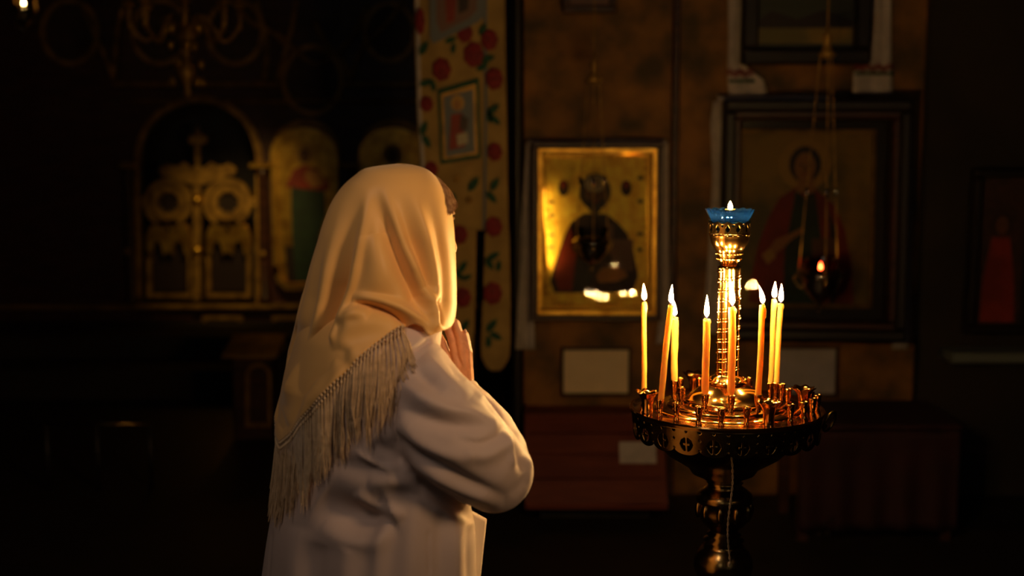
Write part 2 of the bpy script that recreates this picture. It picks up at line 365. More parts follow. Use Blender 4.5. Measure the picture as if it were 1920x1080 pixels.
# ------------------------------------------------------------------ local picture frames
class Loc:
    """local plane of a wall-hung object: converts photo offsets from its centre to metres"""
    def __init__(s, name, label, cat, cx, cy, Y, rx=0, rz=0, group=None):
        s.c = at(cx, cy, Y); s.cx = cx; s.cy = cy; s.k = (at(cx + 1, cy, Y) - s.c).x
        s.kz = (at(cx, cy - 1, Y) - s.c).z
        s.t = thing(name, label, cat, s.c, (math.radians(rx), 0, math.radians(rz)), group)
    def p(s, x, y): return ((x - s.cx) * s.k, (s.cy - y) * s.kz)
    def poly(s, pts): return [s.p(*q) for q in pts]
    def flat(s, name, mat, pts, y0, y1=None, parent=None, label=None):
        o = MB().prism(s.poly(pts), y0, (y0 + 0.004) if y1 is None else y1).build(name, mat, parent or s.t)
        if label: o['label'] = label
        return o
    def circ(s, x, y, r, n=28, ry=None): return [(x + r * math.cos(2 * PI * i / n), y - (ry or r) * math.sin(2 * PI * i / n)) for i in range(n)]
    def rails(s, x0, y0, x1, y1, wd, d0, d1, mat, name='frame_rail', bev=0.004):
        """four separate frame rails"""
        (a, b), (c, d) = s.p(x0, y1), s.p(x1, y0); wx = wd * s.k
        out = []
        for cx_, cz_, dx, dz in (((a + c) / 2, d - wx / 2, c - a, wx), ((a + c) / 2, b + wx / 2, c - a, wx), (a + wx / 2, (b + d) / 2, wx, d - b - 2 * wx), (c - wx / 2, (b + d) / 2, wx, d - b - 2 * wx)):
            out.append(MB().box((cx_, (d0 + d1) / 2, cz_), (dx, d1 - d0, dz), bev=bev).build(name, mat, s.t))
        return out
    def panel(s, name, mat, x0, y0, x1, y1, d0, d1):
        (a, b), (c, d) = s.p(x0, y1), s.p(x1, y0)
        return MB().box(((a + c) / 2, (d0 + d1) / 2, (b + d) / 2), (c - a, d1 - d0, d - b)).build(name, mat, s.t)

def head_parts(L, x, y, r, d, hair='darkbrown', flesh='flesh', halo='halo', hr=1.7, beard=False):
    if halo: L.flat('painted_halo', halo, L.circ(x, y, r * hr), d + .004, d + .006)
    L.flat('painted_hair', hair, L.circ(x, y, r, ry=r * 1.15), d + .002, d + .004)
    L.flat('painted_face', flesh, L.circ(x, y + r * .18, r * .66, ry=r * .95), d, d + .002)
    if beard: L.flat('painted_beard', hair, [(x - r * .6, y + r * .4), (x - r * .35, y + r * 1.2), (x, y + r * 1.5), (x + r * .35, y + r * 1.2), (x + r * .6, y + r * .4), (x, y + r * .75)], d - .002, d)
    for sx in (-1, 1): L.flat('painted_eye', 'darkbrown', L.circ(x + sx * r * .27, y + r * .02, r * .12, 10, r * .06), d - .001, d)
    L.flat('painted_nose', 'flesh2', [(x - r * .05, y + .05 * r), (x - r * .1, y + .42 * r), (x + r * .1, y + .42 * r), (x + r * .05, y + .05 * r)], d - .001, d)
    L.flat('painted_mouth', 'maroon', L.circ(x, y + r * .62, r * .2, 10, r * .05), d - .001, d)

PANE1 = (-4.8, -1.0); PANE2 = (-4.2, -5.2)
# ================================================================== GOLD ICON (centre)
L = Loc('gilded_icon', 'glazed gold-plated icon of a bearded saint holding a book, hung behind the candles', 'icon', 1119, 432, WY - 0.16, rx=-2.6, rz=-1.2)
ic = L
L.panel('back_board', 'wood', 998, 270, 1241, 600, 0.105, 0.120)
L.rails(998, 269, 1241, 601, 10, -0.03, 0.105, 'wood')
for o in L.rails(1008, 279, 1231, 591, 9, -0.012, 0.085, 'gold', 'gilt_slip'): pass
L.panel('gold_plate', 'riza', 1017, 288, 1222, 582, 0.086, 0.092)
L.rails(1019, 290, 1220, 580, 5, 0.076, 0.087, 'gold', 'beaded_border', 0.002)
d = 0.076
L.flat('robe', 'robe', [(1095, 402), (1072, 418), (1060, 440), (1050, 470), (1040, 500), (1032, 530), (1040, 552), (1190, 552), (1200, 520), (1190, 470), (1178, 438), (1160, 418), (1140, 402)], d, .086)
L.flat('mantle_fold', 'maroon', [(1070, 425), (1052, 470), (1040, 520), (1050, 550), (1075, 548), (1082, 480)], d - .003, d)
L.flat('stole', 'darkbrown', [(1084, 425), (1078, 500), (1074, 550), (1112, 550), (1112, 425)], d - .003, d)
head_parts(L, 1117, 360, 30, d, 'darkbrown', 'flesh2', None, beard=True)
L.flat('white_forehead', 'white', L.circ(1117, 345, 20, ry=16), d - .004, d)
for k in range(5): L.flat('forehead_line', 'purple', [(1101 + k * 8, 333), (1103 + k * 8, 333), (1103 + k * 8, 356), (1101 + k * 8, 356)], d - .006, d - .004)
L.flat('gospel_book', 'purple', [(1150, 450), (1190, 450), (1190, 510), (1150, 510)], d - .006, d)
L.flat('painted_hand', 'flesh', [(1120, 520), (1130, 506), (1150, 502), (1172, 506), (1180, 520), (1160, 530), (1125, 532)], d - .008, d)
L.flat('omophorion', 'purple', [(1138, 415), (1152, 425), (1152, 480), (1140, 480)], d - .004, d)
for x in (1057, 1176):
    L.flat('corner_medallion', 'robe', L.circ(x, 353, 10, ry=15), d + .004, .086)
    L.flat('medallion_figure', 'maroon', L.circ(x, 347, 4, ry=8), d + .001, d + .004)
for y in (380, 405, 442, 465): L.flat('enamel_flourish', 'dgreen', L.circ(1034, y, 5, 8, 3), .082, .086)
for y in (334, 378, 440, 470): L.flat('enamel_flourish', 'dgreen', L.circ(1203, y, 6, 8, 4), .082, .086)
random.seed(3)
for k in range(34):      # chased bosses of the border
    t = k / 34
    side = [(1027, 300 + 270 * (t * 4 % 1)), (1212, 300 + 270 * (t * 4 % 1)), (1030 + 180 * (t * 4 % 1), 572), (1030 + 180 * (t * 4 % 1), 297)][k % 4]
    x, z = L.p(*side); MB().ball((x, .084, z), (.009, .005, .009), 10, 6).build('chased_boss', 'gold', L.t, smooth=True)
gp = L.panel('glass_pane', 'glass', 1012, 283, 1227, 587, -0.001, 0.001); gp.location = (0, .032, 0); gp.rotation_euler = (math.radians(PANE1[0]), 0, math.radians(PANE1[1]))
MB().tube([L.p(1085, 283)[0:1] + (0.072,) + L.p(1085, 283)[1:], L.p(1150, 283)[0:1] + (0.072,) + L.p(1150, 283)[1:]], 0.004, 8).build('lamp_tube', 'gold', L.t)
# small picture lamp inside the top of the glazed case
for (xx, yy, ax, ay, sx, e) in ((1135, 285, 1130, 350, 0.34, 6.5), (1024, 430, 1080, 425, 0.03, 0.5)):
    a_ = bpy.data.lights.new('case_lamp', 'AREA'); a_.shape = 'RECTANGLE'; a_.size = sx; a_.size_y = 0.012 if sx > .1 else .34; a_.energy = e; a_.color = (1, .62, .14)
    ao = bpy.data.objects.new('case_lamp', a_); COL.objects.link(ao); ao.parent = L.t
    p0 = Vector((L.p(xx, yy)[0], 0.060, L.p(xx, yy)[1])); p1 = Vector((L.p(ax, ay)[0], 0.10, L.p(ax, ay)[1]))
    ao.location = p0; ao.rotation_euler = (p1 - p0).to_track_quat('-Z', 'Y').to_euler()

# towels --------------------------------------------------------------------
def towel(name, label, paths, Y, wave=0.012, ends=(), topbar=None, group=None):
    """white embroidered towel: each path is a strip given as rows (xl, xr, y)"""
    t = thing(name, label, 'towel', at(paths[0][0][0], paths[0][0][2], Y), group=group); org = t.location
    for pi_, rows in enumerate(paths):
        ys = [r[2] for r in rows]
        def fn(u, v, rows=rows, ys=ys):
            y = ys[0] + (ys[-1] - ys[0]) * v
            xl = np.interp(y, ys, [r[0] for r in rows]); xr = np.interp(y, ys, [r[1] for r in rows])
            return at(xl + (xr - xl) * u, y, Y + wave * math.sin(u * 9 + v * 3 + pi_) * .6)
        o = MB().grid(fn, 24, 40).build('linen_fall', 'linen', t, org, smooth=True)
        sm = o.modifiers.new('th', 'SOLIDIFY'); sm.thickness = 0.003
    if topbar:
        (x0, x1, y0, y1) = topbar
        o = MB().grid(lambda u, v: at(x0 + (x1 - x0) * u, y0 + (y1 - y0) * v + 1.5 * math.sin(u * 7), Y - .02 * math.sin(PI * v)), 30, 5).build('linen_top', 'linen', t, org, smooth=True)
        sm = o.modifiers.new('th', 'SOLIDIFY'); sm.thickness = 0.003
    for (xl, xr, y0, y1) in ends:
        n = max(3, int((xr - xl) / 9))
        for k in range(n):
            x = xl + (xr - xl) * (k + .5) / n; q = at(x, y0 + 7 + (k % 2) * 4, Y - .014); r = 0.010
            fl = MB()
            for j in range(5):
                a = 2 * PI * j / 5; fl.add([(q.x + r * 1.5 * math.cos(a + s_) * m_, q.y, q.z + r * 1.5 * math.sin(a + s_) * m_) for s_, m_ in ((0, .1), (.5, .8), (0, 1), (-.5, .8))], [(0, 1, 2, 3)])
            o = fl.build('flower', 'red', t, org); o.modifiers.new('th', 'SOLIDIFY').thickness = 0.003
            q = at(x + 3, y1 - 4, Y - .014)
            o = MB().add([(q.x - .016, q.y, q.z), (q.x, q.y, q.z + .009), (q.x + .016, q.y, q.z), (q.x, q.y, q.z - .009)], [(0, 1, 2, 3)]).build('leaf', 'green', t, org)
            o.modifiers.new('th', 'SOLIDIFY').thickness = 0.003
    return t
towel('icon_towel', 'plain white towel draped over the gold icon and down both its sides',
      [[(988, 1001, 268), (984, 1002, 330), (976, 999, 450), (968, 1001, 560), (966, 1003, 655)], [(1240, 1252, 268), (1240, 1254, 400), (1240, 1255, 560), (1230, 1258, 645)]],
      WY - 0.05, topbar=(990, 1250, 262, 272))
towel('icon_towel', 'white towel hung round the large dark-framed icon of a young saint',
      [[(1338, 1352, 190), (1332, 1362, 230), (1336, 1358, 330), (1328, 1356, 480), (1318, 1352, 625)], [(1698, 1710, 222), (1699, 1709, 400), (1694, 1706, 600), (1672, 1702, 655)]],
      WY - 0.05, topbar=(1345, 1560, 180, 190))
towel('icon_towel', 'white towel with red and green embroidered ends over the topmost right picture',
      [[(1366, 1396, -60), (1366, 1394, 60), (1364, 1398, 125), (1364, 1432, 150), (1366, 1440, 180)], [(1636, 1670, -60), (1636, 1671, 60), (1630, 1672, 120), (1600, 1673, 135), (1598, 1674, 176)]],
      WY - 0.035, ends=((1364, 1412, 128, 156), (1602, 1672, 118, 142)))

# ================================================================== LARGE DARK ICON (right)
L = Loc('framed_icon', 'large dark-framed icon of a young saint in a red cloak, right of the candles', 'icon', 1525, 412, WY - 0.24, rx=-2.6, rz=-5.0)
ir = L
L.panel('back_board', 'wood', 1362, 195, 1692, 632, 0.145, 0.16)
L.rails(1356, 190, 1698, 638, 22, -0.045, 0.145, 'black', bev=0.012)
L.rails(1374, 210, 1680, 618, 14, -0.02, 0.135, 'wood', 'inner_moulding', 0.008)
L.rails(1384, 242, 1646, 582, 6, 0.100, 0.128, 'dullgold', 'gilt_slip', 0.003)
L.panel('mount', 'darkbrown', 1386, 222, 1668, 606, 0.130, 0.136)
L.panel('painted_ground', 'olive', 1388, 246, 1642, 578, 0.122, 0.128)
d = 0.114
head_parts(L, 1515, 308, 30, d, 'darkbrown', 'flesh', 'halo', 1.65)
L.flat('painted_neck', 'flesh', [(1503, 330), (1530, 330), (1534, 362), (1500, 362)], d, d + .003)
L.flat('red_cloak', 'maroon', [(1498, 352), (1468, 372), (1448, 410), (1430, 460), (1418, 520), (1412, 574), (1612, 574), (1606, 500), (1592, 430), (1572, 385), (1535, 355)], d + .003, d + .007)
L.flat('green_tunic', 'dgreen', [(1498, 358), (1492, 400), (1480, 470), (1478, 574), (1552, 574), (1548, 450), (1534, 358), (1516, 372)], d, d + .003)
L.flat('painted_hand', 'flesh', [(1450, 470), (1462, 452), (1490, 440), (1512, 428), (1516, 436), (1494, 450), (1478, 466), (1460, 482)], d - .003, d)
L.flat('painted_casket', 'flesh2', [(1530, 450), (1575, 448), (1580, 482), (1532, 486)], d - .003, d)
L.flat('painted_cuff', 'halo', [(1436, 482), (1452, 468), (1464, 484), (1448, 500)], d - .003, d)
L.flat('cloak_fold', 'robe', [(1560, 390), (1575, 430), (1584, 520), (1576, 574), (1568, 574), (1566, 480)], d, d + .003)
gp = L.panel('glass_pane', 'glass', 1391, 226, 1664, 602, -.001, .001); gp.location = (0, .045, 0); gp.rotation_euler = (math.radians(PANE2[0]), 0, math.radians(PANE2[1]))

# ================================================================== other wall pictures
L = Loc('framed_picture', 'dark-framed landscape-like picture at the top edge above the red-cloaked saint', 'picture', 1515, -20, WY - 0.12, rx=2)
L.panel('back_board', 'black', 1400, -158, 1630, 118, 0.05, 0.06)
L.rails(1394, -164, 1636, 122, 30, -0.02, 0.05, 'black', bev=0.012)
L.panel('painted_ground', 'sky', 1420, -138, 1610, 96, 0.03, 0.04)
L.flat('painted_hill', 'darkbrown', [(1422, 40), (1450, 20), (1500, 35), (1550, 18), (1606, 38), (1606, 60), (1422, 60)], .027)
L.flat('painted_shore', 'olive', [(1422, 52), (1606, 52), (1606, 82), (1422, 82)], .024)
L = Loc('framed_picture', 'small dark frame cut off by the top edge above the gold icon', 'picture', 1105, -40, WY - 0.06, rx=1)
L.panel('back_board', 'black', 1058, -105, 1152, 22, 0.02, 0.03)
L.rails(1055, -108, 1156, 25, 14, -0.015, 0.02, 'wood', bev=0.006)
L.panel('picture_sheet', 'purple', 1068, -95, 1142, 11, 0.008, 0.02)
L = Loc('framed_picture', 'dark framed icon hanging at the far right edge', 'picture', 1880, 470, WY - 0.12, rx=2)
L.panel('back_board', 'black', 1825, 325, 1935, 622, 0.05, 0.06)
L.rails(1820, 318, 1940, 628, 16, -0.015, 0.05, 'black', bev=0.01)
L.panel('painted_ground', 'robe', 1836, 334, 1924, 612, 0.03, 0.04)
head_parts(L, 1880, 420, 18, .02, 'darkbrown', 'flesh2', 'robe')
L.flat('red_cloak', 'maroon', [(1864, 446), (1850, 520), (1848, 608), (1914, 608), (1908, 520), (1896, 446)], .022, .028)
for (nm, lab, x0, y0, x1, y1, mt) in (('framed_notice', 'cream paper notice in a thin brown frame under the gold icon', 1052, 651, 1183, 742, 'paper'),
                                      ('framed_notice', 'grey paper notice right of the candles, under the red-cloaked saint', 1448, 649, 1571, 743, 'paper2')):
    L = Loc(nm, lab, 'notice', (x0 + x1) / 2, (y0 + y1) / 2, WY - 0.035)
    L.rails(x0, y0, x1, y1, 5, -0.012, 0.012, 'wood', bev=0.003); L.panel('paper_sheet', mt, x0 + 5, y0 + 5, x1 - 5, y1 - 5, 0.0, 0.006)
    L.panel('back_board', 'wood', x0 + 3, y0 + 3, x1 - 3, y1 - 3, 0.007, 0.014)
L = Loc('small_card', 'tiny white folded card below the right towel end', 'card', 1686, 640, WY - 0.10)
L.panel('card_face', 'linen', 1675, 628, 1698, 652, 0, .004); L.panel('card_back', 'linen', 1674, 627, 1699, 653, .006, .010)

# red wooden offering chest with sloping boarded front
L = Loc('offering_box', 'red-brown boarded wooden chest with a sloping lid below the gold icon', 'chest', 1120, 880, WY - 0.42)
ob0 = L; k = L.k
(xa, zb), (xb, zt) = L.p(992, 955), L.p(1246, 805)
rows = [(805, 832, .24, .192), (834, 866, .190, .136), (868, 905, .134, .070), (907, 948, .068, 0.0)]
for (y0, y1, d0, d1) in rows:      # sloping boards, one by one
    z0 = L.p(0, y0)[1]; z1 = L.p(0, y1)[1]
    MB().add([(xa, d0, z0), (xb, d0, z0), (xb, d1, z1), (xa, d1, z1), (xa, d0 + .02, z0), (xb, d0 + .02, z0), (xb, d1 + .02, z1), (xa, d1 + .02, z1)],
             [(0, 1, 2, 3), (7, 6, 5, 4), (0, 4, 5, 1), (1, 5, 6, 2), (2, 6, 7, 3), (3, 7, 4, 0)]).build('board', 'redwood', L.t)
MB().box(((xa + xb) / 2, 0.005, zb + .010), (xb - xa + .03, .03, .02), bev=.004).build('bottom_rail', 'redwood', L.t)
for x in (xa - .008, xb + .008):
    MB().add([(x + s * .008, d_, z_) for s in (-1, 1) for d_, z_ in ((0.0, zb), (.40, zb), (.40, zt + .01), (.235, zt + .01), (0.0, L.p(0, 945)[1]))],
             [(0, 1, 2, 3, 4), (9, 8, 7, 6, 5)] + [(i, 5 + i, 5 + (i + 1) % 5, (i + 1) % 5) for i in range(5)]).build('side_board', 'redwood', L.t)
MB().box(((xa + xb) / 2, .32, zt), (xb - xa, .16, .018), bev=.003).build('top_board', 'redwood', L.t)
zf = -L.c.z
MB().box(((xa + xb) / 2, .24, (zb + zf) / 2 - .0), (xb - xa - .10, .26, zb - zf)).build('pedestal', 'black', L.t)
L2 = Loc('paper_slip', 'small white paper slip fixed to the red wooden chest', 'paper', 1195, 849, WY - 0.42 + 0.115, rx=-26)
L2.panel('paper_sheet', 'linen', 1163, 831, 1228, 867, -.010, -.007); L2.panel('paper_backing', 'linen', 1161, 829, 1230, 869, -.006, -.003)

# table with a dark red cloth at the lower right
bx = at(1625, 900, 5.0); tz = at(1600, 790, 5.0).z
t = thing('covered_table', 'low table under a dark red cloth right of the candle stand', 'table', (bx.x, 5.05, 0))
def cloth(u, v):
    x = (u - .5) * .62; z = tz - v * (tz - .06); return (x, -.22 - .012 * math.sin(u * 31) * v, z)
o = MB().grid(cloth, 50, 12).build('front_cloth', 'redcloth', t, smooth=True); o.modifiers.new('th', 'SOLIDIFY').thickness = .004
MB().box((0, 0.02, tz + .012), (.64, .46, .02), bev=.005).build('table_top', 'redcloth', t)
for x in (-.28, .28):
    for y in (-.16, .2): MB().box((x, y, tz / 2), (.04, .04, tz)).build('leg', 'wood', t)
for (px_, py_) in ((1545, 985), (1560, 975), (1552, 1000), (1570, 992), (1535, 1002)):
    q = at(px_, py_, 4.80) - Vector((bx.x, 5.05, 0)); o = MB().prism([(q.x + .016 * math.cos(a * PI / 3) * (1 if a % 2 else .5), q.z + .016 * math.sin(a * PI / 3) * (1 if a % 2 else .5)) for a in range(6)], -.246, -.240).build('embroidered_flower', 'darkbrown', t)

# ================================================================== EMBROIDERED BANNER
BYY = 5.15
t = thing('church_banner', 'tall cream banner embroidered with red roses and green leaves, hanging behind the woman', 'banner', at(870, 690, BYY)); org = t.location
def bband(rows, name, mat='bcloth', Yo=0.0, nv=60, nu=20):
    ys = [r[2] for r in rows]
    def fn(u, v):
        y = ys[0] + (ys[-1] - ys[0]) * v; xl = np.interp(y, ys, [r[0] for r in rows]); xr = np.interp(y, ys, [r[1] for r in rows])
        x = xl + (xr - xl) * u
        return at(x, y, BYY + Yo + .010 * math.sin(x * .035 + y * .004))
    o = MB().grid(fn, nu, nv).build(name, mat, t, org, smooth=True); m_ = o.modifiers.new('th', 'SOLIDIFY'); m_.thickness = .004; return o
bband([(775, 946, -90), (779, 948, 100), (784, 951, 260), (794, 953, 400), (800, 954, 432)], 'banner_field')
bband([(800, 893, 430), (806, 892, 520), (812, 890, 600), (816, 886, 680), (824, 880, 690)], 'banner_tail')
bband([(910, 955, 430), (906, 957, 560), (902, 957, 640), (903, 955, 668), (912, 945, 688), (922, 936, 695)], 'banner_tail')
bband([(905, 913, -90), (908, 914, 200), (905, 911, 432)], 'ribbon_stripe', 'blue', -.008, 40, 2)
bband([(776, 784, -90), (782, 790, 200), (797, 804, 432)], 'border_stripe', 'linen', -.006, 40, 2)
def rose(x, y, r, ry=None):
    c = at(x, y, BYY - .020); k = c.length / F; mb = MB(); ry = ry or r * 1.25
    for j in range(7):
        a = 2 * PI * j / 7; q = Vector((c.x + .55 * r * k * math.cos(a), c.y, c.z + .55 * ry * k * math.sin(a)))
        mb.ball(q, (r * k * .52, .004, ry * k * .5), 10, 6)
    mb.ball(c, (r * k * .6, .006, ry * k * .6), 10, 6)
    o = mb.build('rose', 'red', t, org, smooth=True)
    MB().ball(c + Vector((.1 * r * k, -.006, .15 * r * k)), (r * k * .26, .003, ry * k * .3), 8, 6).build('rose_heart', 'pink', o)
def leaf(x, y, L_, ang, wd=.42):
    c = at(x, y, BYY - .016); k = c.length / F; a = math.radians(ang); ca, sa = math.cos(a), math.sin(a)
    pts = [(u * L_ * k * ca - v * L_ * k * sa, u * L_ * k * sa + v * L_ * k * ca) for u, v in ((-.5, 0), (-.2, wd / 2), (.15, wd / 2 * .9), (.5, 0), (.15, -wd / 2 * .9), (-.2, -wd / 2))]
    MB().prism([(c.x + p[0], c.z + p[1]) for p in pts], c.y - .004, c.y).build('leaf', 'green', t, org)
for a in ((927, 148, 15), (928, 285, 13), (926, 425, 15), (924, 550, 17), (862, 440, 14), (868, 558, 15), (800, 195, 11), (808, 318, 12), (888, 102, 17), (828, 130, 16), (918, 75, 14), (788, 40, 8, 22), (872, 62, 13), (808, 440, 12), (820, 560, 13), (845, 600, 9), (850, 640, 10)): rose(*a)
for a in ((925, 205, 30, 40), (928, 225, 28, -40), (918, 218, 26, 100), (928, 345, 30, 60), (922, 370, 30, -50), (925, 480, 30, 30), (918, 495, 28, -60), (935, 498, 24, 80), (922, 610, 34, 50), (930, 630, 30, -30), (916, 640, 26, 90),
          (888, 345, 34, 55), (845, 75, 24, 20), (795, 90, 30, 60), (795, 240, 30, 70), (800, 265, 30, -60), (868, 500, 28, 60), (860, 515, 28, -50), (875, 520, 24, 20), (872, 610, 30, 60), (866, 630, 30, -60),
          (800, 155, 28, 20), (812, 160, 24, 100), (915, 110, 28, 15), (905, 125, 26, 30), (905, 55, 24, 60), (850, 90, 22, 80), (800, 380, 28, 60), (850, 370, 24, 100)): leaf(*a)
for a in ((857, 335, 8), (880, 375, 7)): 
    c = at(a[0], a[1], BYY - .018); MB().ball(c, (.014, .004, .014), 8, 6).build('gold_flower', 'dullgold', t, org, smooth=True)
# picture panel on the banner and the medallion at its top
def bpoly(name, mat, pts, yo, th=.004):
    q = [at(x, y, BYY + yo) for x, y in pts]; n = len(q)
    return MB().add([tuple(p) for p in q] + [(p.x, p.y + th, p.z) for p in q], [tuple(range(n)), tuple(reversed(range(n, 2 * n)))] + [(i, n + i, n + (i + 1) % n, (i + 1) % n) for i in range(n)]).build(name, mat, t, org)
fr = [(820, 168), (898, 146), (902, 296), (826, 308)]
bpoly('green_border', 'green', fr, -.024, .006)
bpoly('inner_border', 'dullgold', [(826, 176), (892, 157), (896, 289), (831, 300)], -.027)
bpoly('painted_panel', 'blue', [(832, 182), (887, 168), (890, 284), (837, 294)], -.031)
bpoly('painted_halo', 'halo', [(858 + 13 * math.cos(i * .524), 193 + 15 * math.sin(i * .524)) for i in range(12)], -.035)
bpoly('painted_face', 'flesh', [(857 + 7 * math.cos(i * .524), 197 + 10 * math.sin(i * .524)) for i in range(12)], -.039)
bpoly('painted_robe', 'maroon', [(846, 215), (868, 212), (872, 275), (842, 282)], -.035)
bpoly('painted_mantle', 'robe', [(864, 214), (878, 222), (876, 244), (862, 244)], -.039)
bpoly('painted_book', 'white', [(856, 252), (876, 248), (878, 268), (858, 274)], -.040)
bpoly('medallion_border', 'blue', [(806, -80), (912, -80), (908, 30), (895, 42), (812, 82), (806, 70)], -.024, .006)
bpoly('medallion_ground', 'purple', [(818, -80), (898, -80), (894, 20), (880, 34), (826, 62), (818, 40)], -.029)
bpoly('painted_robe', 'maroon', [(832, -40), (858, -40), (852, 38), (838, 44)], -.033)
bpoly('painted_mantle', 'robe', [(858, -40), (882, -40), (878, 18), (860, 26)], -.033)
tp = at(860, -110, BYY)
MB().tube([(tp.x - .24, BYY, tp.z + .06), (tp.x + .24, BYY, tp.z + .06)], .014, 10).build('cross_bar', 'gold', t, org, smooth=True)
MB().tube([(tp.x + .05, BYY + .03, 0.0), (tp.x + .05, BYY + .03, tp.z + .25)], .016, 10).build('pole', 'black', t, org, smooth=True)

# ================================================================== ICONOSTASIS (far left)
t = thing('iconostasis', 'dark carved iconostasis wall with dull gilding at the far left', 'iconostasis', (at(400, 500, IY).x, IY, 0)); org = t.location
Li = Loc.__new__(Loc); Li.cx = 370; Li.cy = 400; Li.c = at(370, 400, IY); Li.k = (at(371, 400, IY) - Li.c).x; Li.kz = (at(370, 399, IY) - Li.c).z; Li.t = t
def ip(x, y): q = at(x, y, IY); return (q.x, q.z)
def iflat(name, mat, pts, y0, y1, parent=t, o=None): return MB().prism([ip(*p) for p in pts], IY + y0, IY + y1).build(name, mat, parent, org if o is None else o)
def iring(name, mat, x, y, r, r2, y0, y1, n=36, sc=0, parent=t, o=None, rz=1.0):
    a = [(x + r * math.cos(2 * PI * i / n), y + rz * r * math.sin(2 * PI * i / n)) for i in range(n)]
    b = [(x + (r2 + sc * abs(math.sin(4 * 2 * PI * i / n))) * math.cos(2 * PI * i / n), y + rz * (r2 + sc * abs(math.sin(4 * 2 * PI * i / n))) * math.sin(2 * PI * i / n)) for i in range(n)]
    return MB().ring([ip(*p) for p in a], [ip(*p) for p in b], IY + y0, IY + y1).build(name, mat, parent, org if o is None else o)
def archpts(x, y, r, bot, n=20, ry=None):
    ry = ry or r
    return [(x - r, bot)] + [(x - r * math.cos(PI * i / n), y - ry * math.sin(PI * i / n)) for i in range(n + 1)] + [(x + r, bot)]
# wall field left and right of the royal gate, with an arched opening between
n = 24; op = archpts(370, 300, 108, 575, n)
L_ = [(-60, 575), (-60, -120), (370, -120)] + [op[i] for i in range(n // 2 + 1, 0, -1)] + [op[0]]
R_ = [(370, -120), (965, -120), (965, 575), op[-1]] + [op[i] for i in range(len(op) - 2, n // 2, -1)]
iflat('wall_panel', 'wood', L_, .05, .12); iflat('wall_panel', 'wood', R_, .05, .12)
iflat('lower_panel', 'wood', [(-60, 578), (965, 578), (965, 700), (-60, 700)], .02, .12)
iflat('sanctuary_darkness', 'black', [(240, 160), (500, 160), (500, 578), (240, 578)], .45, .5)['label'] = 'black curtain behind the gate arch'  # flat black sheet in place of the sanctuary's unlit depth
o_, i_ = archpts(370, 300, 120, 570), archpts(370, 300, 108, 570)
MB().ring([ip(*p) for p in o_], [ip(*p) for p in i_], IY + .02, IY + .06).build('arch_moulding', 'dullgold', t, org)
def hbar(x0, x1, y, h, d0, d1, mat='dullgold', name='cornice'):
    a = ip(x0, y); b = ip(x1, y); MB().box(((a[0] + b[0]) / 2, IY + (d0 + d1) / 2, a[1]), (b[0] - a[0], d1 - d0, h * Li.k), bev=.008).build(name, mat, t, org)
for a in ((215, 330, 158, 7), (372, 520, 158, 7), (640, 790, 158, 8), (230, 345, 190, 5), (372, 800, 190, 5)): hbar(*a, -.03, .05)
hbar(-60, 965, 574, 8, -.06, .06); hbar(-60, 965, 700, 8, -.04, .08)
for a in ((228, 254), (470, 515), (642, 680), (800, 830)): hbar(a[0], a[1], 310, 10, -.07, .04, 'gold' if a[0] < 600 else 'dullgold', 'capital')
for x in (241, 492, 660, 815):
    q0 = ip(x, 312); q1 = ip(x, 566)
    MB().lathe([(.045, 0), (.045, .03), (.03, .05), (.034, .3), (.03, q0[1] - q1[1] - .06), (.045, q0[1] - q1[1])], 16, (q0[0], IY - .01, q1[1])).build('column', 'wood', t, org, smooth=True)
for (x, y) in ((241, 470), (496, 475)): q = ip(x, y); MB().ball((q[0], IY - .05, q[1]), .022, 10, 8).build('gilt_rosette', 'dullgold', t, org, smooth=True)
# lower carved panels
for (x0, x1) in ((150, 240), (285, 360), (380, 455), (510, 600), (640, 740)):
    MB().ring([ip(*p) for p in ((x0, 592), (x1, 592), (x1, 680), (x0, 680))], [ip(*p) for p in ((x0 + 7, 599), (x1 - 7, 599), (x1 - 7, 673), (x0 + 7, 673))], IY - .01, IY + .03).build('carved_frame', 'dullgold' if x0 > 360 else 'wood', t, org)
# upper tier: ovals, crossing ribs and arches
for (x, y, r) in ((585, 150, 58), (730, 60, 50), (300, 60, 55), (440, 60, 55), (130, 60, 55)):
    iring('upper_medallion', 'dullgold', x, y, r, r - 7, .0, .05, rz=1.15)
    iflat('upper_painting', 'robe', [(x + (r - 7) * math.cos(i * .35), y + 1.15 * (r - 7) * math.sin(i * .35)) for i in range(18)], .03, .05)
def rib(pts, r=.014, mat='dullgold', name='carved_rib'):
    MB().tube([(ip(*p)[0], IY - .0, ip(*p)[1]) for p in catmull(pts, 8)], r, 8).build(name, mat, t, org, smooth=True)
for a in (((590, 40), (610, 80), (640, 110), (655, 150)), ((655, 150), (680, 90), (720, 50), (760, 0)), ((520, 60), (560, 100), (600, 120), (660, 70), (690, 10)), ((440, 0), (470, 40), (510, 60), (540, 90)),
          ((655, 150), (640, 110), (600, 95)), ((150, 0), (170, 50), (190, 90), (215, 150)), ((235, 0), (220, 60), (212, 150)), ((480, 0), (500, 80), (495, 150)), ((555, 0), (545, 60), (520, 150))): rib(a)
# big arches over the side icons
for (x, y, r) in ((573, 290, 66), (738, 290, 66)):
    MB().ring([ip(*p) for p in archpts(x, y, r, 312)], [ip(*p) for p in archpts(x, y, r - 8, 312)], IY - .01, IY + .05).build('arch_moulding', 'dullgold', t, org)

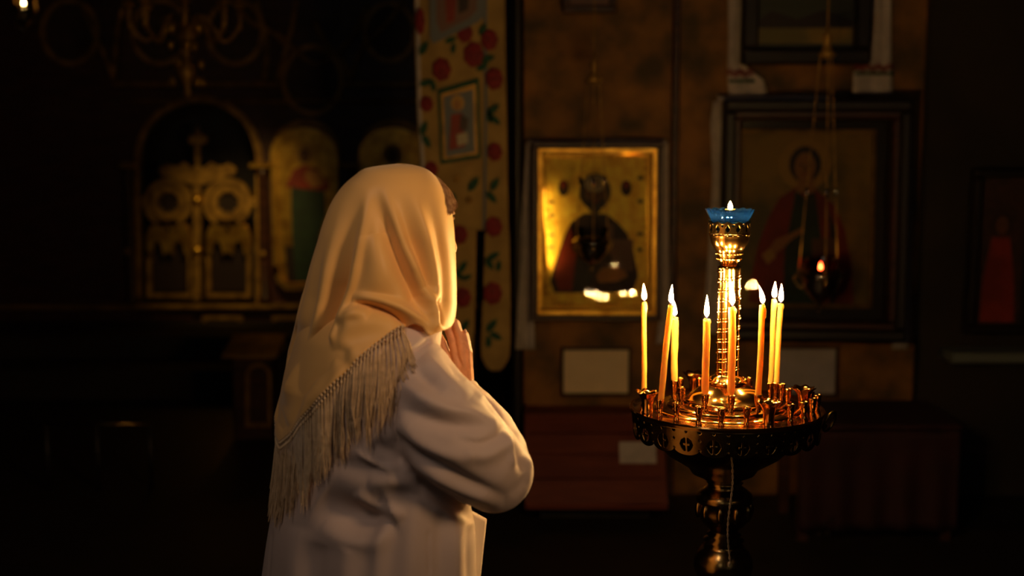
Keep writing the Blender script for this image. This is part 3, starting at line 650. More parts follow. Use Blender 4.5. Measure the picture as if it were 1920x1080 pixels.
def side_icon(label, x, full):
    L = Loc('arched_icon', label, 'icon', x, 390, IY - .02)
    def f(name, mat, pts, a, b): L.flat(name, mat, pts, a, b)
    out = archpts(x, 290, 62, 520, 20, 50) ; out = out[:-1] + [(x + 62, 500), (x + 56, 530), (x + 40, 545), (x - 40, 545), (x - 56, 530), (x - 62, 500)]
    inn = archpts(x, 292, 52, 512, 20, 42); inn = inn[:-1] + [(x + 52, 496), (x + 48, 520), (x + 34, 532), (x - 34, 532), (x - 48, 520), (x - 52, 496)]
    MB().ring(L.poly(out), L.poly(inn), -.03, .02).build('gilt_frame', 'gold', L.t)
    f('gold_ground', 'gold', inn, .0, .015)
    f('painted_halo', 'halo', L.circ(x, 290, 20), -.006, 0); f('painted_face', 'flesh2', L.circ(x, 292, 10, ry=13), -.012, -.006)
    f('painted_collar', 'green', L.circ(x - 8, 325, 12), -.01, -.004)
    f('red_mantle', 'maroon', [(x - 36, 350), (x - 20, 318), (x, 310), (x + 24, 316), (x + 42, 340), (x + 46, 356), (x + 30, 358)], -.012, -.006)
    f('orange_sleeve', 'flesh', [(x + 4, 318), (x + 30, 322), (x + 38, 346), (x + 14, 352), (x, 335)], -.016, -.010)
    f('dark_robe', 'dgreen', [(x - 26, 348), (x + 36, 352), (x + 38, 400), (x + 20, 460), (x + 14, 528), (x - 22, 528), (x - 26, 440)], -.010, -.004)
    f('dark_ground', 'darkbrown', [(x - 40, 462), (x - 20, 462), (x + 44, 440), (x + 46, 516), (x + 34, 530), (x - 36, 530)], -.004, -.001)
side_icon('arched gilt icon of a standing saint in red and green, left of the woman', 573, True)
side_icon('arched gilt icon half hidden behind the top of the woman\'s headscarf', 738, True)

# royal gate with two leaves
g = thing('royal_gate', 'low gilded double gate with two round medallions and a cross under the dark arch', 'gate', (at(370, 500, IY).x, IY + .06, at(370, 572, IY).z)); gorg = g.location
def leafbuild(s):
    x = 370 + s * 56
    lf = MB().ring([ip(*p) for p in archlist(x)], [ip(*p) for p in archinner(x)], IY + .04, IY + .08).build('gate_leaf', 'dullgold', g, gorg)
    lo = gorg
    iring('medallion_ring', 'dullgold', x, 380, 46, 35, .0, .07, sc=0, parent=lf, o=lo)
    iring('medallion_scallop', 'dullgold', x, 380, 33, 17, .02, .06, 48, sc=5, parent=lf, o=lo)
    iflat('medallion_painting', 'darkbrown', [(x + 26 * math.cos(i * .35), 380 + 26 * math.sin(i * .35)) for i in range(18)], .062, .07, lf, lo)
    iflat('leaf_painting', 'darkbrown', [(x - 33, 445), (x + 33, 445), (x + 33, 548), (x - 33, 548)], .085, .09, lf, lo)
    for sx in (-1, 1):   # draped double-arch heads
        xx = x + sx * 20
        iflat('arch_head', 'gold', [(xx - 20, 470), (xx - 20, 440), (xx - 14, 426), (xx, 420), (xx + 14, 426), (xx + 20, 440), (xx + 20, 470), (xx + 12, 480), (xx + 6, 458), (xx, 450), (xx - 6, 458), (xx - 12, 480)], .01, .05, lf, lo)
    iring('outer_boss', 'dullgold', x + s * 50, 378, 9, 3, .01, .06, 14, parent=lf, o=lo)
    a0, a1 = ip(x, 415), ip(x, 432)
    iflat('ring_collar', 'dullgold', [(x - 14, 424), (x - 22, 414), (x + 22, 414), (x + 14, 424)], .0, .05, lf, lo)
def archlist(x): return [(x - 42, 560), (x - 42, 440), (x - 34, 422), (x, 418), (x + 34, 422), (x + 42, 440), (x + 42, 560), (x, 560)]
def archinner(x): return [(x - 34, 552), (x - 34, 446), (x - 28, 432), (x, 428), (x + 28, 432), (x + 34, 446), (x + 34, 552), (x, 552)]
leafbuild(-1); leafbuild(1)
iflat('centre_post', 'dullgold', [(363, 562), (363, 350), (377, 350), (377, 562)], -.02, .04, g, gorg)
for y in (375, 470): q = ip(370, y); MB().ball((q[0], IY - .01, q[1]), .04, 12, 8).build('post_boss', 'gold', g, gorg, smooth=True)
iflat('scroll_crest', 'dullgold', [(302, 325), (310, 306), (330, 312), (345, 304), (360, 316), (370, 306), (380, 316), (395, 304), (410, 312), (430, 306), (440, 325), (424, 330), (405, 340), (370, 348), (335, 340), (316, 330)], .0, .04, g, gorg)
for x in (308, 432): iring('crest_curl', 'dullgold', x, 320, 10, 5, -.01, .04, 16, parent=g, o=gorg)
iflat('crest_cross', 'dullgold', [(366, 305), (366, 270), (356, 270), (352, 262), (356, 254), (366, 254), (366, 246), (370, 236), (374, 246), (374, 254), (384, 254), (388, 262), (384, 270), (374, 270), (374, 305)], .0, .04, g, gorg)
# added spot that brightens the gate gilding; no lamp hangs there
gl = bpy.data.lights.new('sanctuary_lamp', 'SPOT'); gl.energy = 62; gl.color = (1, .66, .2); gl.spot_size = .66; gl.spot_blend = 1; gl.shadow_soft_size = .08
go = bpy.data.objects.new('sanctuary_lamp', gl); COL.objects.link(go); go.location = (at(470, 300, 6.9).x, 6.9, 2.15)
go.rotation_euler = (at(455, 430, IY) - go.location).to_track_quat('-Z', 'Y').to_euler()

# ================================================================== CHANDELIER
CY = 6.4
t = thing('chandelier', 'large unlit gilt chandelier with curling arms hanging before the iconostasis', 'chandelier', at(352, 185, CY)); org = t.location
cxw = org.x; z0 = org.z; kk = S(CY)
MB().lathe([(.0, 0), (.012, .01), (.02, .03), (.012, .05), (.03, .09), (.05, .13), (.03, .17), (.015, .21), (.03, .26), (.06, .31), (.03, .36), (.018, .40), (.018, .95), (.04, 1.0), (.018, 1.05), (.018, 4.6 - z0)], 20, (cxw, CY, z0)).build('stem', 'dullgold', t, org, smooth=True)
random.seed(11)
for tier, (R, zc, rise, n) in enumerate(((.26, .30, .14, 8), (.62, .62, .10, 10))):
    for i in range(n):
        a = 2 * PI * (i + .3 + .25 * tier) / n; ca, sa = math.cos(a), math.sin(a)
        pts = catmull([(0.03, zc), (R * .35, zc + .10), (R * .7, zc - .02), (R, zc + rise * .4), (R, zc + rise)], 6)
        arm = MB().tube([(cxw + p[0] * ca, CY + p[0] * sa, z0 + p[1]) for p in pts], .009, 8).build('arm', 'dullgold', t, org, smooth=True)
        MB().lathe([(.01, 0), (.03, .012), (.032, .02), (.012, .024), (.012, .06), (.006, .065)], 12, (cxw + R * ca, CY + R * sa, z0 + zc + rise)).build('candle_cup', 'gold', arm, org, smooth=True)
        MB().ball((cxw + R * .35 * ca, CY + R * .35 * sa, z0 + zc + .04), (.014, .014, .03), 8, 6).build('drop', 'gold', arm, org, smooth=True)
        MB().ball((cxw + R * ca, CY + R * sa, z0 + zc + rise - .09), (.012, .012, .018), 8, 6).build('drop', 'gold', arm, org, smooth=True)
for i in range(10):
    a = 2 * PI * i / 10; z_ = z0 + .08 + .09 * (i % 3)
    MB().ball((cxw + .075 * math.cos(a), CY + .075 * math.sin(a), z_), (.016, .016, .026), 8, 6).build('pendant', 'gold', t, org, smooth=True)

# ================================================================== HANGING OIL LAMPS
def flame(parent, loc, h, r, mat, org, lean=0.0):
    prof = [(.12, 0), (.5, .06), (.85, .16), (1, .27), (.93, .42), (.70, .60), (.42, .78), (.18, .91), (.02, 1)]
    mb = MB(); n = 10; vs = []
    for (a, z) in prof:
        for i in range(n):
            th = 2 * PI * i / n; vs.append((loc[0] + r * a * math.cos(th) + lean * h * z * z, loc[1] + r * a * math.sin(th), loc[2] + h * z))
    mb.add(vs, [(j * n + i, j * n + (i + 1) % n, (j + 1) * n + (i + 1) % n, (j + 1) * n + i) for j in range(len(prof) - 1) for i in range(n)] + [tuple(reversed(range(n)))])
    return mb.build('flame', mat, parent, org, smooth=True)
def hanging_lamp(label, px, ytop, ycrown, ybowl, Y, lit, sc=1.0, mat='silver'):
    b = at(px, ybowl, Y); t = thing('hanging_oil_lamp', label, 'oil lamp', b); o = t.location; k = S(Y)
    zc = at(px, ycrown, Y).z; zt = 4.6
    prof = [(.0, -62), (3, -58), (6, -52), (3, -47), (5, -42), (14, -36), (24, -26), (30, -14), (31, -4), (36, 0), (36, 3), (33, 5), (33, 12), (28, 14)]
    MB().lathe([(r * k * sc, z * k * sc) for r, z in prof], 28, o).build('bowl', mat, t, o, smooth=True)
    MB().lathe([(26 * k * sc, 12 * k * sc), (30 * k * sc, 26 * k * sc), (31 * k * sc, 30 * k * sc)], 24, o, caps=False).build('glass_cup', 'redglass' if lit and sc > 1 else 'glass', t, o, smooth=True)
    MB().lathe([(34 * k * sc, 2 * k * sc), (40 * k * sc, 4 * k * sc), (34 * k * sc, 7 * k * sc)], 24, o).build('pierced_band', mat, t, o, smooth=True)
    MB().lathe([(0, 0), (.02, .0), (.035, .015), (.02, .03), (.012, .06), (.02, .075), (.006, .10), (.006, .12)], 16, (o.x, o.y, zc)).build('crown', 'dullgold', t, o, smooth=True)
    MB().tube([(o.x, o.y, zc + .1), (o.x, o.y, zt)], .003, 6).build('top_chain', 'dullgold', t, o)
    for i in range(3):
        a = 2 * PI * i / 3 + .5; p0 = Vector((o.x + .025 * math.cos(a), o.y + .025 * math.sin(a), zc + .01)); p1 = Vector((o.x + 37 * k * sc * math.cos(a), o.y + 37 * k * sc * math.sin(a), o.z + 4 * k * sc))
        pts = [p0.lerp(p1, j / 24) for j in range(25)]
        MB().tube(pts, [.0032 if j % 2 else .0018 for j in range(25)], 6).build('chain', 'dullgold', t, o)
        MB().ball(p0.lerp(p1, .62), (.009, .009, .02), 8, 6).build('chain_bead', mat, t, o, smooth=True)
        MB().tube([p1 + Vector((0, 0, 0)), p1 + Vector((.02 * math.cos(a), .02 * math.sin(a), -.02)), p1 + Vector((.0, 0, -.05)), Vector((o.x + 18 * k * math.cos(a), o.y + 18 * k * math.sin(a), o.z - 30 * k))], .005, 6).build('scroll_handle', 'brassdk', t, o, smooth=True)
    if lit:
        MB().tube([(o.x, o.y, o.z + 10 * k), (o.x, o.y, o.z + 16 * k)], .002, 6).build('wick', 'wick', t, o)
        flame(t, (o.x, o.y, o.z + 13 * k), 0.030, .0065, 'dimflame', o)
    return t
hanging_lamp('unlit brass oil lamp on chains before the gold icon', 1111, 0, 158, 456, WY - .55, False, .95)
hanging_lamp('lit brass oil lamp on chains before the red-cloaked saint', 1538, 0, 110, 519, WY - .75, True, 1.15)
hanging_lamp('small lit oil lamp hanging at the top left corner', 45, -200, -160, 24, 7.2, True, .6)

# low lectern left of the woman and the rail in the dark foreground aisle
t = thing('lectern', 'small carved lectern with an arched panel, in the dark left of the woman', 'lectern', at(482, 810, 6.6)); o = t.location; o.z = 0; t.location = o
zt_ = at(482, 662, 6.6).z
MB().box((o.x, 6.6, zt_ / 2), (.20, .22, zt_), bev=.01).build('body', 'wood', t, o)
MB().ring([(at(*p, 6.48).x, at(*p, 6.48).z) for p in archpts(485, 705, 24, 800)], [(at(*p, 6.48).x, at(*p, 6.48).z) for p in archpts(485, 705, 18, 794)], 6.47, 6.50).build('arched_moulding', 'dullgold', t, o)
MB().add([(o.x + x * .14, 6.6 + y, z) for x in (-1, 1) for y, z in ((-.16, zt_), (.14, zt_), (.14, zt_ + .08), (-.16, zt_ + .02))], [(0, 1, 2, 3), (7, 6, 5, 4), (0, 4, 5, 1), (1, 5, 6, 2), (2, 6, 7, 3), (3, 7, 4, 0)]).build('sloping_top', 'dullgold', t, o)
t = thing('brass_rail', 'low brass-edged barrier rail in the darkness at the left', 'rail', at(180, 795, 5.6)); o = t.location; zr = o.z; o.z = 0; t.location = o
MB().tube([(at(80, 795, 5.6).x, 5.6, zr), (at(285, 797, 5.6).x, 5.6, zr)], .008, 8).build('top_bar', 'brassdk', t, o, smooth=True)
for x in (86, 180, 280): MB().tube([(at(x, 795, 5.6).x, 5.6, 0), (at(x, 795, 5.6).x, 5.6, zr)], .012, 8).build('post', 'black', t, o, smooth=True)

# ================================================================== CANDLE STAND
SY = 2.60
ax = at(1362, 765, SY); zT = ax.z + 0.0; X0 = ax.x
kS = (ax - Vector((0, 0, CAMZ))).length / F
def sz(py): return at(1362, py, SY).z
st = thing('candle_stand', 'tall round brass candle stand with a spiral column, right of the woman', 'candle stand', (X0, SY, 0)); so = st.location
RT = 175.5 * kS
h1 = .007
prof = [(0, .020), (.078, .020), (.080, .020), (.088, .017), (.090, .013), (.118, .012), (.122, .009), (.124, .006), (.146, .005), (.150, .002), (.152, 0.0), (RT - .008, 0), (RT - .004, .003), (RT + .001, .003), (RT + .003, 0), (RT + .001, -.006), (RT - .006, -.008), (0, -.008)]
MB().lathe(prof, 128, (X0, SY, zT)).build('tray', 'brass', st, so, smooth=True, auto=40)
MB().lathe([(.086, .018), (.084, .021), (.080, .022), (.074, .030), (.060, .041), (.045, .049), (.034, .053), (.032, .055)], 96, (X0, SY, zT)).build('dome', 'brass', st, so, smooth=True)
# pierced skirt: round openings each with a small cross, scalloped lower edge
NM = 22; per = 2 * PI * RT / NM; nu = NM * 44; nv = 30; HS = .054
vs = []; fs = []
def hole(u, z):           # u in metres from motif centre, z from the top
    zc = .031; r = math.hypot(u, z - zc)
    if .0035 < r < .0135 and not (abs(u) < .0022 and z < zc + 0.003 and False):
        a = math.atan2(z - zc, u); q = r
        if (abs(u) < .0028 or abs(z - zc) < .0022) and r < .0075: return False
        if abs(u) < .0022: return False
        return True
    du = min(abs(abs(u) - per / 2), abs(u)); 
    v = abs(abs(u) - per / 2)
    if z > .003 and v + (z - .003) * .8 < .0042: return True
    if z > .003 and abs(u) + (z - .003) * .8 < .0042: return True
    if abs(z - .020) + v < .0028: return True
    if abs(z - .040) + v < .0026: return True
    return False
def bot(u): return .040 + .013 * math.sqrt(max(0, 1 - (u / (per / 2)) ** 2))
for j in range(nv + 1):
    for i in range(nu):
        a = 2 * PI * i / nu; m_ = (i % 44) / 44 * per - per / 2
        z = bot(m_) * j / nv; rr = RT - .001 - .10 * z
        vs.append((X0 + rr * math.cos(a), SY + rr * math.sin(a), zT - .006 - z))
for j in range(nv):
    for i in range(nu):
        m_ = ((i + .5) % 44) / 44 * per - per / 2; z = bot(m_) * (j + .5) / nv
        if not hole(m_, z): fs.append((j * nu + i, j * nu + (i + 1) % nu, (j + 1) * nu + (i + 1) % nu, (j + 1) * nu + i))
o = MB().add(vs, fs).build('pierced_skirt', 'brassdk', st, so, smooth=True); o.modifiers.new('th', 'SOLIDIFY').thickness = .0018
# bowl, knops and foot
def R(px): return px * kS
prof = [(R(150), -.010), (R(148), -.030), (R(120), sz(835) - zT), (R(105), sz(850) - zT), (R(86), sz(862) - zT), (R(66), sz(874) - zT), (R(58), sz(886) - zT), (R(40), sz(894) - zT), (R(30), sz(902) - zT)]
MB().lathe(prof, 64, (X0 - .004, SY, zT)).build('bowl', 'brassdk', st, so, smooth=True)
XB = at(1358, 960, SY).x
prof = [(27, 900), (34, 904), (29, 909), (36, 914), (42, 918), (50, 925), (53, 933), (51, 940), (47, 944), (49, 958), (46, 972), (38, 982), (28, 990), (24, 996), (32, 1001), (27, 1006), (38, 1011), (32, 1017), (40, 1024), (48, 1034), (54, 1048), (55, 1060), (52, 1072), (46, 1082), (30, 1092), (24, 1098), (30, 1104), (22, 1112)]
MB().lathe([(R(r), sz(y)) for r, y in prof], 64, (XB, SY, 0)).build('stem', 'brassdk', st, so, smooth=True)
zb_ = sz(1112)
MB().lathe([(R(22), zb_), (.030, zb_ - .05), (.022, zb_ - .09), (.022, .30), (.04, .27), (.05, .22), (.035, .18), (.06, .12), (.12, .07), (.15, .05), (.16, .02), (.165, 0)], 48, (XB, SY, 0)).build('foot', 'brassdk', st, so, smooth=True)
for i in range(10):      # gadroons on the upper knop
    a = 2 * PI * i / 10
    MB().ball((XB + R(48) * math.cos(a), SY + R(48) * math.sin(a), sz(955)), (.008, .008, .018), 10, 8).build('gadroon', 'brassdk', st, so, smooth=True)
# column with raised spiral
zc0 = zT + .055; zc1 = sz(500); RC = R(20.5)
MB().lathe([(R(36), zc0 - .003), (R(37), zc0), (R(34), zc0 + .004), (R(30), zc0 + .007), (R(28), zc0 + .012), (R(22), zc0 + .015), (RC, zc0 + .018), (RC, zc1 - .004), (RC + .001, zc1), (R(17), zc1 + .003), (R(15), zc1 + .008)], 48, (X0, SY, 0),
           fn=lambda r, z, a: (r * (1 + .02 * math.cos(a * 20)) if abs(r - RC) < .0005 else r, z)).build('column', 'brass', st, so, smooth=True)
pts = []; turns = 10.2
for i in range(int(turns * 28)):
    a = -2 * PI * i / 28; f_ = i / (turns * 28); pts.append((X0 + (RC + .0006) * math.cos(a), SY + (RC + .0006) * math.sin(a), zc0 + .02 + (zc1 - zc0 - .026) * f_))
# visible slope rises to the right
pts = [(2 * X0 - p[0], p[1], p[2]) for p in pts]
MB().tube(pts, .0021, 8).build('spiral_band', 'brass', st, so, smooth=True)
MB().tube([(p[0], p[1], p[2] + .0062) for p in pts], .0011, 6).build('spiral_band', 'brass', st, so, smooth=True)
for i in range(20):
    a = 2 * PI * i / 20; MB().ball((X0 + R(33) * math.cos(a), SY + R(33) * math.sin(a), zc0 + .0065), .0022, 8, 6).build('collar_bead', 'brass', st, so, smooth=True)
# top cup
prof = [(15, 499), (13, 495), (16, 491), (20, 488), (22, 483), (21, 480), (24, 476), (23, 472), (28, 465), (33, 456), (35, 447), (36, 442), (37, 440), (36, 437), (33, 437)]
MB().lathe([(R(r), sz(y)) for r, y in prof], 64, (X0 - .001, SY, 0), caps=False).build('top_cup', 'brass', st, so, smooth=True)
for rr_, yy_ in ((36, 439), (24, 475), (22, 485)):
    for i in range(24):
        a = 2 * PI * i / 24; MB().ball((X0 - .001 + R(rr_) * math.cos(a), SY + R(rr_) * math.sin(a), sz(yy_)), .0019, 6, 5).build('cup_bead', 'brass', st, so, smooth=True)
# pierced gallery round the glass
nu = 12 * 16; nv = 14; vs = []; fs = []; za = sz(438); zb2 = sz(413)
for j in range(nv + 1):
    for i in range(nu):
        a = 2 * PI * i / nu; u = (i % 16) / 16 - .5; top = (zb2 - za) * (1 - .16 * abs(u) * 2); z = za + top * j / nv; rr = R(35 + 2 * j / nv)
        vs.append((X0 - .001 + rr * math.cos(a), SY + rr * math.sin(a), z))
for j in range(nv):
    for i in range(nu):
        u = ((i + .5) % 16) / 16 - .5; v = (j + .5) / nv
        if abs(u) / .22 + abs(v - .45) / .30 < 1 or (abs(abs(u) - .5) / .12 + abs(v - .8) / .14 < 1): continue
        fs.append((j * nu + i, j * nu + (i + 1) % nu, (j + 1) * nu + (i + 1) % nu, (j + 1) * nu + i))
o = MB().add(vs, fs).build('pierced_gallery', 'brassdk', st, so, smooth=True); o.modifiers.new('th', 'SOLIDIFY').thickness = .0012
# handles
for s in (1,):
    c = Vector((X0 + s * (RT + .012), SY - .02, zT - .024)); pts = []
    for i in range(20):
        a = 2 * PI * i / 20; u = .011 * math.cos(a); v = .020 * math.sin(a); pts.append((c.x + s * (u + .6 * v * .6), c.y + u * .7, c.z + v))
    MB().tube(pts, .0030, 8, closed=True).build('handle', 'brassdk', st, so, smooth=True)
    MB().ball((X0 + s * (RT + .002), SY - .02, zT - .034), .006, 10, 8).build('handle_lug', 'brassdk', st, so, smooth=True)
# sockets
def tier_z(p):
    r = math.hypot(p.x - X0, p.y - SY)
    return zT + (0.0 if r > .15 else .005 if r > .122 else .012 if r > .088 else .020)
sm_ = MB().lathe([(.0060, 0), (.0066, .001), (.0052, .004), (.0040, .008), (.0056, .011), (.0048, .013), (.0066, .018), (.0074, .026), (.0074, .031), (.0086, .033), (.0086, .0355), (.0070, .0360), (.0062, .034), (.0060, .022), (.0, .021)], 20, caps=False)
sock0 = None
SOCK = [(1207, 762), (1237, 781), (1268, 788), (1310, 795), (1352, 798), (1400, 797), (1482, 791), (1507, 786), (1523, 779), (1532, 772), (1519, 766),
        (1322, 764), (1371, 766), (1421, 765), (1278, 758), (1264, 750), (1275, 745), (1444, 748), (1454, 754), (1465, 757), (1477, 760), (1404, 738), (1311, 738), (1340, 734), (1380, 734)]
sockpos = {}
for (px_, py_) in SOCK:
    p = at_z(px_, py_, zT); p = at_z(px_, py_, tier_z(p)); z = tier_z(p)
    if sock0 is None: ob = sm_.build('candle_socket', 'brass', st, smooth=True); sock0 = ob
    else: ob = sock0.copy(); COL.objects.link(ob); ob.parent = st
    ob.location = (p.x - X0, p.y - SY, z); sockpos[px_] = (p.x, p.y, z)
def fl_fn(r, z, a):
    k_ = max(0, (z - .034) / .012); return (r * (1 + .10 * k_ * math.cos(7 * a)), z + .0018 * k_ * math.cos(7 * a + 1))
fm_ = MB().lathe([(.0115, 0), (.0110, .002), (.0110, .016), (.0118, .024), (.0140, .032), (.0185, .040), (.0235, .0455), (.0240, .0465), (.0180, .042), (.0120, .034), (.0095, .026), (.0, .024)], 42, caps=False, fn=fl_fn)
f0 = None
for (px_, py_) in ((1214, 776), (1441, 796), (1506, 768), (1302, 738)):
    p = at_z(px_, py_, zT)
    if f0 is None: ob = fm_.build('flared_cup', 'brass', st, smooth=True); f0 = ob
    else: ob = f0.copy(); COL.objects.link(ob); ob.parent = st; ob.rotation_euler.z = px_ * .7
    ob.location = (p.x - X0, p.y - SY, tier_z(p))

# twisted wire hanging in front of the bowl
w0 = at(1371, 850, SY - .16); w1 = at(1367, 1058, SY - .07)
t = thing('twisted_cord', 'thin twisted pale cord hanging from the candle tray in front of the stem', 'cord', w0); wo = t.location
for ph in (0, PI):
    pts = []
    for i in range(121):
        f_ = i / 120; p = w0.lerp(w1, f_) + Vector((.004 * math.sin(f_ * 7) , 0, 0)); a = f_ * 60 + ph; pts.append(p + Vector((.0013 * math.cos(a), .0013 * math.sin(a), 0)))
    MB().tube(pts, .0010, 5).build('cord_strand', 'fringe', t, wo, smooth=True)
MB().tube([w0 + Vector((0, 0, 0)), w0 + Vector((0, .01, .012)), Vector((w0.x, SY - .135, zT - .022))], .0012, 5).build('cord_end', 'fringe', t, wo, smooth=True)
MB().ball(w1, (.003, .003, .006), 8, 6).build('cord_knot', 'fringe', t, wo, smooth=True)

# votive glass on top
t = thing('votive_glass', 'fluted blue glass votive with a tiny flame on top of the candle stand', 'votive lamp', (X0 - .001, SY, sz(436))); vo = t.location
def flute(r, z, a):
    k_ = max(0, min(1, (z - sz(425)) / (sz(393) - sz(425)))); return (r * (1 + .035 * k_ * abs(math.cos(7.5 * a))), z + (.0030 * abs(math.cos(7.5 * a)) if z > sz(398) else 0))
MB().lathe([(R(20), sz(435)), (R(31), sz(434)), (R(33), sz(425)), (R(33), sz(415)), (R(38), sz(405)), (R(43.5), sz(394)), (R(42), sz(394)), (R(36), sz(405)), (R(31), sz(415)), (R(31), sz(430)), (R(0.5), sz(432))], 90, (vo.x, SY, 0), caps=False, fn=flute).build('glass_cup', 'bglass', t, vo, smooth=True)
MB().lathe([(0, sz(420)), (R(30.5), sz(420)), (R(30.5), sz(425)), (R(30), sz(431)), (0, sz(431))], 40, (vo.x, SY, 0)).build('wax_fill', 'wax', t, vo)
MB().tube([(vo.x, SY, sz(421)), (vo.x, SY, sz(391))], .0014, 6).build('wick', 'wick', t, vo)
MB().lathe([(.0, -.001), (.010, -.001), (.011, .0), (.010, .001), (.002, .0015)], 16, (vo.x, SY, sz(393))).build('wick_float', 'gold', t, vo)
flame(t, (vo.x, SY, sz(393)), .0175, .0048, 'flame', vo)

# candles: socket key, tip px, tip py (wax top), flame top
CAND = [(1207, 1208, 567, 534, 'thin lit candle at the far left of the tray, behind the left flared cup', 4.6, -.05),
        (1237, 1258, 572, 536, 'lit candle leaning right, second from the left of the tray', 5.4, .05),
        (1264, 1265, 596, 562, 'short upright lit candle with wax drips beside the leaning one', 6.0, -.12),
        (1322, 1325, 599, 556, 'lit candle standing just left of the spiral column', 6.4, .0),
        (1371, 1373, 577, 526, 'lit candle standing in front of the spiral column', 6.4, -.1),
        (1421, 1430, 573, 538, 'lit candle leaning slightly right, first to the right of the column', 5.3, -.22),
        (1444, 1452, 562, 531, 'tallest lit candle of the right-hand pair, its left one', 4.9, .02),
        (1454, 1464, 570, 535, 'rightmost lit candle on the tray', 4.9, .02)]
for ci, (key, tx, ty, fy, lab, rad, fl) in enumerate(CAND):
    b = Vector(sockpos[key]) + Vector((0, 0, .0215)); tp_ = at(tx, ty, b.y)
    t = thing('candle', lab, 'candle', b, group='lit candles on the brass stand'); o = t.location
    r0 = rad * kS * 1.03
    if r0 > .0058: r0b = .0058
    else: r0b = r0
    pts = []; rs = []; nn = 24; random.seed(ci * 7 + 1); L_ = (tp_ - b).length
    for j in range(nn + 1):
        f_ = j / nn; p = b.lerp(tp_, f_) + Vector((.0006 * math.sin(f_ * 6 + ci), 0, 0)); pts.append(p)
        zz = f_ * L_; rs.append(r0b if zz < .016 else r0 * (1 + .03 * math.sin(f_ * 23 + ci)))
    pts.append(tp_ + Vector((0, 0, .0008))); rs.append(r0 * .8); pts.append(tp_ - Vector((0, 0, .0008))); rs.append(r0 * .45)
    MB().tube(pts, rs, 16).build('wax_body', 'wax', t, o, smooth=True)
    nd = (3, 1, 7, 2, 2, 3, 1, 1)[ci]
    for k_ in range(nd):
        a = (0.1, 2.6, .0, -.8, .3, .1, .4, -.2)[ci] + random.uniform(-.5, .5); h = random.uniform(.004, .012) * (2.2 if ci == 2 else 1) * (1 + k_ * .25)
        c = tp_ + Vector((r0 * .95 * math.cos(a), -r0 * .5 * abs(math.sin(a)), -h))
        MB().ball(c, (r0 * .34, r0 * .34, h * .45 + .002), 8, 6).build('wax_drip', 'wax', t, o, smooth=True)
    MB().tube([tp_ - Vector((0, 0, .001)), tp_ + Vector((0, 0, .004)), tp_ + Vector((.0008, 0, .007))], .0006, 6).build('wick', 'wick', t, o)
    hz = at(tx, fy, b.y).z - tp_.z - .001
    flame(t, (tp_.x, tp_.y, tp_.z + .0025), hz * 1.03, .0050 if ci != 4 else .0056, 'flame', o, lean=fl)

# ================================================================== THE WOMAN
WYc = 2.15
P0 = thing('person', 'woman in a cream fringed headscarf and pale coat, praying with hands at her face', 'person', (at(720, 900, WYc).x, WYc, 0)); PO = P0.location
XLt = np.array([(309, 745), (312, 722), (318, 686), (330, 668), (350, 645), (380, 624), (420, 608), (460, 596), (500, 584), (550, 571), (600, 556), (650, 541), (700, 525), (750, 515), (800, 507), (850, 500), (900, 497), (970, 489), (1080, 473), (1300, 452), (1560, 440)], float)
XRt = np.array([(309, 757), (312, 778), (318, 797), (330, 813), (350, 829), (380, 842), (420, 850), (460, 853), (500, 855), (560, 856), (590, 854), (615, 848), (635, 838), (660, 836), (700, 846), (750, 864), (800, 880), (900, 888), (970, 903), (1080, 907), (1300, 925), (1560, 935)], float)
Bt = np.array([(309, .006), (312, .030), (318, .050), (330, .068), (350, .084), (380, .096), (420, .104), (500, .110), (560, .114), (600, .128), (640, .165), (700, .190), (800, .195), (900, .190), (1080, .205), (1560, .235)], float)
DEL = np.array([(300, 0), (560, 0), (640, 20), (800, 24), (1560, 12)], float)
def dense(T):
    C = catmull([tuple(r) for r in T], 10); C = C[np.argsort(C[:, 0])]; y = np.linspace(T[0, 0], T[-1, 0], 800); v = np.interp(y, C[:, 0], C[:, 1])
    k = np.ones(9) / 9; vp = np.pad(v, 4, mode='edge'); v2 = np.convolve(vp, k, 'valid'); v2[:12] = v[:12]; return np.stack([y, v2], 1)
XLt, XRt, Bt, DEL = dense(XLt), dense(XRt), dense(Bt), dense(DEL)
def ring(py, tdeg, inset=0.0, scale=1.0):
    xl = np.interp(py, XLt[:, 0], XLt[:, 1]); xr = np.interp(py, XRt[:, 0], XRt[:, 1]); b = np.interp(py, Bt[:, 0], Bt[:, 1]) * scale - inset
    dl = math.radians(np.interp(py, DEL[:, 0], DEL[:, 1])); c = at((xl + xr) / 2, py, WYc); a = (at(xr, py, WYc).x - c.x) * scale - inset
    t = math.radians(tdeg); ct = math.cos(t)
    # keep the apparent left/right extremes although the ring is rotated
    return Vector((c.x + a * ct, WYc + b * math.sin(t - dl), c.z))
# --- coat -----------------------------------------------------------------
mb = MB(); rows = []; nn = 72
tab = [(556, .44), (566, .54), (576, .66), (586, .80), (598, .90), (614, .96), (630, 1.0)] + [(y, 1.0) for y in range(665, 1100, 20)] + [(y, 1.0) for y in range(1120, 1500, 40)]
vs = []
for (py, sc) in tab:
    for i in range(nn): vs.append(ring(py, 360 * i / nn, .009, sc))
fs = [(j * nn + i, j * nn + (i + 1) % nn, (j + 1) * nn + (i + 1) % nn, (j + 1) * nn + i) for j in range(len(tab) - 1) for i in range(nn)]
fs.append(tuple(reversed(range(nn)))); fs.append(tuple((len(tab) - 1) * nn + i for i in range(nn)))
mb.add(vs, fs)
def A(px, py, Y): return at(px, py, Y)
kw = .93e-3
def sleeve(mb, pts):   # pts: px,py,Y,rpx
    mb.chain([A(*p[:3]) for p in pts], [p[3] * kw for p in pts], 28)
